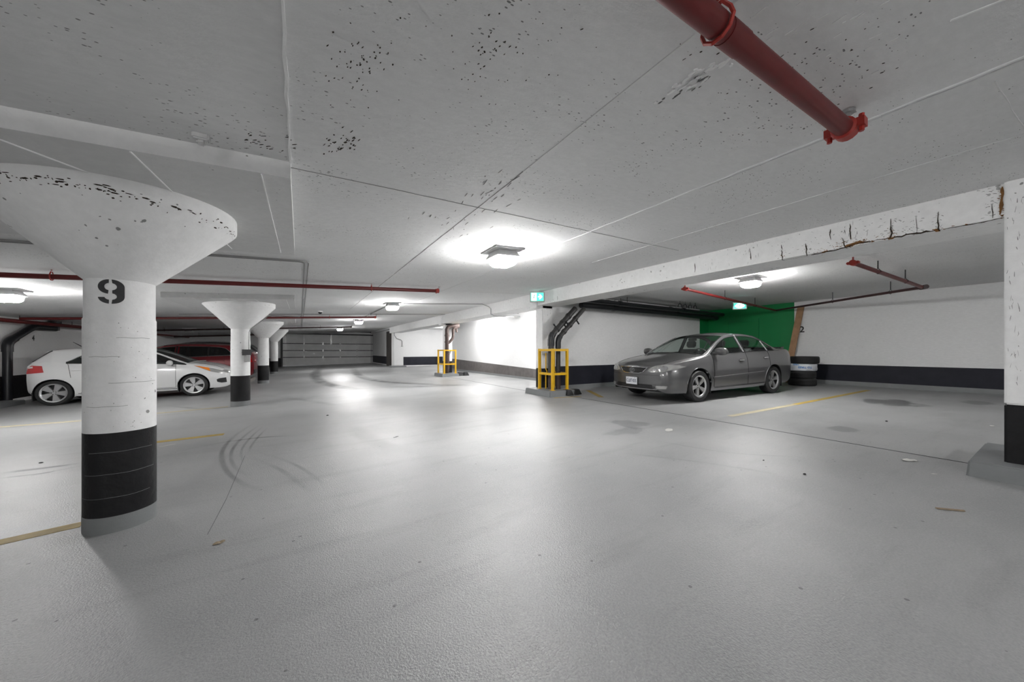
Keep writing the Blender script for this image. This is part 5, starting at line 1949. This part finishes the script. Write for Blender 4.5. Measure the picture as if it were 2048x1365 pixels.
# nose points to +v: turn by 180 degrees
WU, WV = 13.12, -2.55
TRW = .745
slW = math.atan(.025)
ox = WV + .83
Wc = Car(hatch, 'white_hatchback', 'white five-door hatchback parked behind the nearest round column', (ox, WU + TRW, zf(ox)), PI, 'white_paint', 'tint_glass')
Wc.root.rotation_euler = (0, slW, PI)
Wc.body()
Wc.wheels(.305, .225, .195, 5, (.036, .082), TRW)
for sg in (1, -1):
    for c in (6, 10):
        Wc.seam(Wc.line(1, c, 5, c, sgn=sg), .004)
    p1 = Wc.line(5, 13, 2.2, 12.6, 14, sg)
    Wc.seam(p1, .004)
    Wc.seam(Wc.line(1, 6, 1, 12, 40, sg), .004)
    Wc.seam(Wc.line(5, 4.9, 5, 13, 40, sg, .004), .007, 'black_plastic', 'window_sill_trim')
    Wc.seam(Wc.line(6, 5.2, 6, 13, 40, sg, .002), .009, 'black_plastic', 'window_top_trim')
    for c in (9, 9.5, 10):
        Wc.seam(Wc.line(5, c, 6, c, 6, sg, .004), .022, 'black_plastic', 'window_post')
    Wc.seam(Wc.line(7, 1, 7, 5, 30, sg, .002), .005, 'seam', 'hood_gap')
    Wc.seam(Wc.line(7, 5, 7, 8, 20, sg, .003), .008, 'black_plastic', 'windshield_trim')
    Wc.seam(Wc.line(7, 14, 7, 16, 14, sg, .004), .016, 'black_plastic', 'rear_window_trim')
    for hx, hz in ((2.02, .80), (3.0, .845)):
        Wc.decal([(hx - .10, hz - .016), (hx + .09, hz - .012), (hx + .10, hz + .014), (hx - .09, hz + .016)], 'side', 'door_handle', 'white_paint', .006, .05, sg, th=.022)
    Wc.decal([(1.18, .235), (3.0, .25), (3.0, .262), (1.18, .247)], 'side', 'sill_gap', 'seam', .001, .08, sg, th=.003)
    mb = MB()
    mb.tube([(1.28, sg * .80, .90), (1.29, sg * .88, .915)], .03, 8)
    mb.build('mirror_arm', 'black_plastic', Wc.root)
    mb = MB()
    mb.lathe([(.0, -.115), (.045, -.112), (.068, -.09), (.078, -.03), (.075, .04), (.055, .1), (.0, .115)], 14, Matrix.Translation((1.29, sg * .935, .95)) @ Matrix.Rotation(PI / 2, 4, 'X') @ Matrix.Diagonal((.8, 1, 1, 1)))
    mb.build('side_mirror', 'white_paint', Wc.root, smooth=60)
    hl = Wc.decal([(.20, .64), (.30, .615), (.46, .665), (.70, .79), (.82, .845), (.72, .835), (.42, .755), (.24, .69)], 'side', 'headlamp', 'lens', .003, .03, sg, th=.006)
    Wc.decal([(.47, .68), (.70, .795), (.82, .848), (.72, .832), (.50, .775)], 'side', 'turn_signal', 'amber', .009, .03, sg, th=.003, parent=hl)
    Wc.decal([(sg * .40, .60), (sg * .62, .60), (sg * .76, .66), (sg * .66, .70), (sg * .46, .655)], 'front', 'headlamp_front', 'lens', .003, .03, th=.006)
    Wc.decal([(.13, .33), (.24, .325), (.33, .36), (.34, .43), (.28, .46), (.14, .47)], 'side', 'fog_lamp_bezel', 'black_plastic', .004, .03, sg, th=.006)
    tl = Wc.decal([(3.54, .815), (3.72, .80), (3.84, .79), (3.82, .94), (3.75, .985), (3.58, .97)], 'side', 'tail_lamp', 'tail', .004, .03, sg, th=.008)
    Wc.decal([(3.72, .925), (3.81, .915), (3.80, .95), (3.73, .965)], 'side', 'reversing_lens', 'tail_white', .012, .03, sg, th=.004, parent=tl)
    Wc.decal([(sg * .50, .80), (sg * .68, .81), (sg * .64, .95), (sg * .54, .96)], 'rear', 'tail_lamp_rear', 'tail', .004, .03, th=.006)
    for wx in (.83, 3.40):
        mb = MB()
        mb.box(wx + .325, wx + .342, sg * .68, sg * .83, .14, .34)
        mb.build('mudflap', 'rubber', Wc.root)
mb = MB()
mb.hexa([(3.36, -.55, 1.30), (3.36, .55, 1.30), (3.60, .53, 1.29), (3.60, -.53, 1.29)], [(3.36, -.52, 1.375), (3.36, .52, 1.375), (3.62, .51, 1.325), (3.62, -.51, 1.325)])
mb.build('roof_spoiler', 'white_paint', Wc.root, bevel=.012)
mb = MB()
mb.tube([(3.16, 0, 1.41), (3.36, 0, 1.57)], [.012, .005], 6)
mb.build('roof_aerial', 'black_plastic', Wc.root)
Wc.decal([(-.45, .36), (.45, .36), (.5, .5), (-.5, .5)], 'front', 'lower_grille', 'black_plastic', .003, .05)
Wc.decal([(-.35, .585), (.35, .585), (.38, .625), (-.38, .625)], 'front', 'upper_grille', 'black_plastic', .003, .05)
mb = MB()
mb.tube([(3.7, .45, .22), (3.88, .45, .22)], .03, 10)
mb.build('exhaust_tip', 'chrome', Wc.root)
seats(Wc, (1.75, 2.6), (-.35, .35), .36)
mb = MB()
mb.box(1.0, 1.45, -.66, .66, .7, .9)
mb.box(1.1, 3.5, -.7, .7, .26, .32)
mb.build('dashboard', 'interior', Wc.root)

# ------------------------------------------------------------------ red crossover, tail towards the aisle
redc = dict(
    wx=(.92, 3.66), wz=.34, arch=.39, bulge=(.10, .06), g=.05,
    cols=[
        (0.07, .30, .66, .74, .05, (.08, .56, .79), .5, (.04, .82)),
        (0.18, .25, .78, .82, .06, (.2, .64, .88), .5, (.18, .91)),
        (0.38, .24, .86, .89, .06, (.4, .68, .96), .5, (.36, .99)),
        (0.62, .24, .895, .94, .065, (.64, .71, 1.0), .5, (.60, 1.03)),
        (0.92, .24, .91, .98, .07, (.92, .74, 1.04), .5, (.88, 1.07)),
        (1.10, .24, .915, 1.0, .07, (1.06, .78, 1.06), .5, (1.0, 1.10)),
        (1.36, .24, .918, 1.01, .07, (1.4, .74, 1.22), .6, (1.28, 1.26)),
        (1.66, .24, .92, 1.02, .07, (1.74, .68, 1.38), .84, (1.66, 1.42)),
        (2.0, .24, .92, 1.03, .07, (2.06, .64, 1.48), .86, (2.0, 1.53)),
        (2.36, .24, .92, 1.04, .07, (2.38, .63, 1.52), .86, (2.38, 1.58)),
        (2.48, .24, .92, 1.045, .07, (2.5, .63, 1.525), .86, (2.5, 1.585)),
        (2.90, .24, .92, 1.05, .07, (2.92, .635, 1.525), .84, (2.94, 1.585)),
        (3.28, .245, .918, 1.06, .07, (3.3, .645, 1.51), .82, (3.32, 1.57)),
        (3.75, .25, .91, 1.07, .07, (3.75, .66, 1.47), .74, (3.8, 1.53)),
        (4.05, .255, .905, 1.08, .07, (4.1, .68, 1.42), .1, (4.14, 1.48)),
        (4.35, .27, .89, 1.085, .07, (4.38, .70, 1.34), .3, (4.42, 1.385)),
        (4.52, .30, .86, 1.08, .06, (4.56, .72, 1.19), .3, (4.60, 1.22)),
        (4.64, .36, .80, 1.04, .05, (4.65, .70, 1.10), .3, (4.68, 1.12)),
    ],
    panels={
        'hood': (7, 9, 1, 5, 'paint', False),
        'windshield': (7, 9, 5, 8, 'glass', False),
        'rear_window': (7, 9, 15, 16, 'glass', False),
        'front_door': (1, 5, 6, 10, 'paint', True),
        'rear_door': (1, 5, 10, 13, 'paint', True),
        'front_door_window': (5, 6, 6, 9, 'glass', True),
        'rear_door_window': (5, 6, 10, 12, 'glass', True),
        'quarter_window': (5, 6, 12, 14, 'glass', True),
    })


def place_suv(spec, name, label, v_tail, u_mid, paint):
    L = 4.70
    o = Vector((v_tail - L, u_mid, zf(v_tail - L)))
    c = Car(spec, name, label, o, 0, paint, 'tint_glass')
    c.root.rotation_euler = (0, -slW, 0)
    c.body()
    c.wheels(.34, .225, .215, 5, (.03, .055), .79)
    for sg in (1, -1):
        for cc in (6, 10, 13):
            c.seam(c.line(1, cc, 5, cc, sgn=sg), .004)
        c.seam(c.line(5, 6, 5, 14, 40, sg, .004), .012, 'chrome', 'window_sill_trim')
        c.seam(c.line(6, 6, 6, 14, 40, sg, .003), .012, 'chrome', 'window_top_trim')
        for cc in (9.5, 12):
            c.seam(c.line(5, cc, 6, cc, 6, sg, .003), .03, 'black_plastic', 'window_post')
        for hx, hz in ((2.2, .90), (3.15, .92)):
            c.decal([(hx - .1, hz - .015), (hx + .1, hz - .012), (hx + .1, hz + .016), (hx - .1, hz + .016)], 'side', 'door_handle', 'chrome', .008, .05, sg, th=.02)
        tl = c.decal([(sg * .52, .80), (sg * .74, .80), (sg * .76, .92), (sg * .74, 1.04), (sg * .60, 1.04)], 'rear', 'tail_lamp', 'tail', .004, .04, th=.008)
        c.decal([(4.30, .82), (4.60, .81), (4.56, 1.0), (4.38, 1.02)], 'side', 'tail_lamp_side', 'tail', .004, .04, sg, th=.008)
        c.decal([(sg * .54, .86), (sg * .73, .86), (sg * .73, .90), (sg * .54, .90)], 'rear', 'reversing_lens', 'tail_white', .013, .04, th=.003, parent=tl)
        mb = MB()
        mb.lathe([(.0, -.12), (.05, -.115), (.08, -.08), (.09, 0), (.08, .08), (.05, .115), (.0, .12)], 12, Matrix.Translation((1.5, sg * 1.0, 1.1)) @ Matrix.Rotation(PI / 2, 4, 'X') @ Matrix.Diagonal((.7, 1, 1, 1)))
        mb.build('side_mirror', paint, c.root, smooth=60)
    c.decal([(-.78, .37), (.78, .37), (.8, .52), (-.8, .52)], 'rear', 'rear_bumper_pad', 'black_plastic', .004, .06, th=.02)
    c.decal([(-.25, .72), (.25, .72), (.25, .84), (-.25, .84)], 'rear', 'plate_recess', 'plate', .004, .06, th=.006)
    mb = MB()
    mb.box(1.1, 4.2, -.75, .75, .3, .38)
    mb.build('cabin_floor', 'interior', c.root)
    seats(c, (1.9, 2.9), (-.38, .38), .45)
    return c


place_suv(redc, 'red_crossover', 'dark red crossover with chrome window trim behind the white hatchback', -1.45, 17.55, 'red_paint')
import copy as _copy
blk = _copy.deepcopy(redc)
blk['cols'] = [(a, b, cc, d + .04, e, (f[0], f[1], f[2] + .14), g, (h[0], h[1] + .15)) if i > 5 else (a, b, cc, d + .04, e, (f[0], f[1], f[2] + .05), g, (h[0], h[1] + .05)) for i, (a, b, cc, d, e, f, g, h) in enumerate(redc['cols'])]
place_suv(blk, 'black_sport_utility', 'black sport utility car whose roof shows above the red crossover', -1.6, 20.6, 'dark_paint')

# grey block under the red car's tail
mb = MB()
mb.box(-1.9, -1.65, 16.3, 18.6, zf(-1.9) - .02, zf(-1.9) + .14)
tag(mb.build('wheel_stop', simple('mottled_concrete', (.16, .145, .135), .8, vary=.4, vscale=20), bevel=.02), 'mottled concrete wheel stop under the tail of the red crossover', 'wheel stop')


# ================================================================== tyres, bag, plank
tp = Vector((11.95, 4.3))
TX, TY = 12.3, 4.1
def tyre(name, r, w, z, dx, dy, label):
    prof = [(r * .6, -w * .4), (r * .64, -w * .5), (r * .92, -w * .5), (r * .985, -w * .40), (r, -w * .28), (r, w * .28), (r * .985, w * .40), (r * .92, w * .5), (r * .64, w * .5), (r * .6, w * .4), (r * .57, 0), (r * .6, -w * .4)]
    t = empty(name, (TX + dx, TY + dy, z), label, 'tyre', group='stacked tyres')
    mb = MB()
    mb.lathe(prof, 40, cap=False)
    mb.build('carcass', 'rubber', t, smooth=40)
    for zz in (-w * .16, 0, w * .16):
        mb = MB()
        mb.tube([((r + .0015) * math.cos(2 * PI * i / 40), (r + .0015) * math.sin(2 * PI * i / 40), zz) for i in range(40)], .0045, 5, closed=True)
        mb.build('tread_groove', 'seam', t)
    return t


zt0 = zf(TX)
W_ = .205
tyre('tyre', .325, W_, zt0 + W_ / 2 + .002, -.02, -.02, 'bottom black tyre of the stack behind the grey sedan')
tyre('tyre', .325, W_, zt0 + W_ * 1.5 + .004, .0, .0, 'second lowest black tyre of the stack, under the printed plastic bag')
tyre('tyre', .315, W_, zt0 + W_ * 2.5 + .006, .02, .0, 'tyre wrapped in the white and blue plastic bag')
tyre('tyre', .33, W_, zt0 + W_ * 3.5 + .008, .06, -.05, 'topmost black tyre of the stack, standing below the leaning plank')
mb = MB()
rb = .325
k = 48
vs = []
for j, (rr_, zz) in enumerate(((.30, -.100), (rb + .006, -.088), (rb + .016, -.04), (rb + .012, .02), (rb + .016, .06), (rb + .004, .092), (.30, .101))):
    for i in range(k):
        a = 2 * PI * i / k
        wob_ = .006 * math.sin(9 * a + j) + .005 * math.sin(17 * a + 2 * j)
        vs.append((TX + .02 + (rr_ + wob_ * (1 if 0 < j < 6 else .2)) * math.cos(a), TY + (rr_ + wob_ * (1 if 0 < j < 6 else .2)) * math.sin(a), zt0 + W_ * 2.5 + .006 + zz))
mb.add(vs, [(j * k + i, j * k + (i + 1) % k, (j + 1) * k + (i + 1) % k, (j + 1) * k + i) for j in range(6) for i in range(k)])
bag = tag(mb.build('plastic_bag', 'bag', smooth=50), 'crumpled white plastic bag with blue print wrapped round the third tyre of the stack', 'bag')
aim = math.atan2(-TY, -TX)


def wrapbag(x, y, d):
    a = aim + .22 - x / .345       # upside down print
    r = .345 + d
    return (TX + .02 + r * math.cos(a), TY + r * math.sin(a), zt0 + W_ * 2.5 + .012 - y)


text_mesh('TO TIRES', .075, 'bag_print', 'blue_ink', lambda x, y, d: wrapbag(x, y, d), bag, .004, True, 1.0)
text_mesh('TIRES', .06, 'bag_print', 'blue_ink', lambda x, y, d: wrapbag(x + .2, y - .075, d), bag, .004, True, 1.0)

pl0 = Vector((12.8, 4.66, zf(12.8)))
pl1 = Vector((VR - .012, 4.40, 2.46))
d = (pl1 - pl0)
ax = d.normalized()
side = Vector((0, 1, 0))
side = (side - ax * side.dot(ax)).normalized()
nn_ = ax.cross(side)
mb = MB()
hw_, ht_ = .082, .019
q = lambda p: [p - side * hw_ - nn_ * ht_, p + side * hw_ - nn_ * ht_, p + side * hw_ + nn_ * ht_, p - side * hw_ + nn_ * ht_]
mb.hexa(q(pl0 + Vector((0, 0, .01))), q(pl1 - nn_ * ht_ * .5 + Vector((-.02, 0, 0))))
t = tag(mb.build('wooden_plank', 'wood'), 'long knotty pine plank leaning on the white wall beside the green corner', 'plank')
for s, o in ((.62, .02), (.5, -.03), (.78, .01)):
    mb = MB()
    c = pl0 + d * s + side * o - nn_ * (ht_ + .001) * (1 if nn_.x > 0 else -1)
    c = pl0 + d * s + side * o
    off_ = nn_ * (ht_ + .001)
    if (c + off_).x > (c - off_).x:
        off_ = -off_
    mb.tube([c + off_ * .9, c + off_], .014, 8)
    mb.build('knot', 'crack', t)


# ================================================================== litter on the floor
def scrap(px, py, name, label, cat, mat, L, Wd, rz, curl=.01, kk=5):
    p = on_floor(px, py)
    mb = MB()
    top = []
    for i in range(kk + 1):
        x = (i / kk - .5) * L
        wv_ = Wd * (1 - .55 * abs(2 * i / kk - 1) ** 2) * random.uniform(.8, 1.1)
        z = curl * (.5 + .5 * math.sin(i * 2.1 + px))
        top.append((x, wv_ / 2, z))
        top.append((x, -wv_ / 2, z * .6))
    bot = [(a, b, c - .0015) for a, b, c in top]
    n_ = len(top)
    mb.add([(a, b, c + .003) for a, b, c in top], [(2 * i, 2 * i + 1, 2 * i + 3, 2 * i + 2) for i in range(kk)])
    mb.add([(a, b, c + .003) for a, b, c in bot], [(2 * i + 2, 2 * i + 3, 2 * i + 1, 2 * i) for i in range(kk)])
    o = mb.build(name, mat)
    o.location = p
    o.rotation_euler = (0, 0, rz)
    return tag(o, label, cat)


scrap(1338, 861, 'paper_scrap', 'flattened off-white paper scrap on the floor in front of the sedan', 'paper', 'paper', .2, .1, .4, .006)
scrap(1818, 922, 'paper_scrap', 'curled off-white paper scrap on the floor near the right edge column', 'paper', 'paper', .14, .07, -.5, .012)
scrap(1984, 853, 'paper_scrap', 'tiny white paper scrap on the bay floor left of the edge column', 'paper', 'paper', .07, .04, 0, .006)
scrap(1868, 949, 'paper_scrap', 'tiny pale paper scrap on the floor before the edge pedestal', 'paper', 'paper', .05, .02, -.6, .003)
scrap(438, 1087, 'dry_leaf', 'dry brown leaf on the floor right of the nearest round column', 'leaf', 'leaf', .06, .04, .3, .006)
scrap(335, 892, 'paper_scrap', 'thin pale paper strip beside the yellow line behind the nearest column', 'paper', 'paper', .16, .03, .5, .004)
scrap(792, 875, 'dry_leaf', 'small dark flat leaf in the middle of the aisle', 'leaf', 'iron', .1, .03, .6, .003)
p = on_floor(1900, 1021)
mb = MB()
mb.hexa([(-.075, -.007, 0), (.075, -.008, 0), (.075, .008, 0), (-.075, .007, 0)], [(-.075, -.006, .007), (.075, -.008, .008), (.075, .007, .008), (-.075, .006, .007)])
t = tag(mb.build('wooden_stick', 'stick'), 'short flat wooden stick on the floor at the lower right', 'stick')
t.location = p + Vector((0, 0, .002))
t.rotation_euler = (0, 0, -YAW - .28)
for i, (px, py, s, lab) in enumerate(((1609, 950, .012, 'small black pebble on the floor before the edge column'), (1527, 922, .008, 'tiny black pebble in the bright floor reflection'), (82, 927, .012, 'small dark pebble on the floor left of the nearest round column'),
                                      (1773, 844, .016, 'dark crumb of grit on the bay floor below the oil stain'), (655, 832, .014, 'dark speck of grit in the aisle left of the bright reflection'))):
    p = on_floor(px, py)
    mb = MB()
    mb.lathe([(.2 * s, 0), (s, .2 * s), (.8 * s, .8 * s), (.3 * s, s)], 7)
    o = tag(mb.build('pebble', 'rubber'), lab, 'pebble')
    o.location = p + Vector((0, 0, .001))
    o.scale = (1.6, .9, 1)
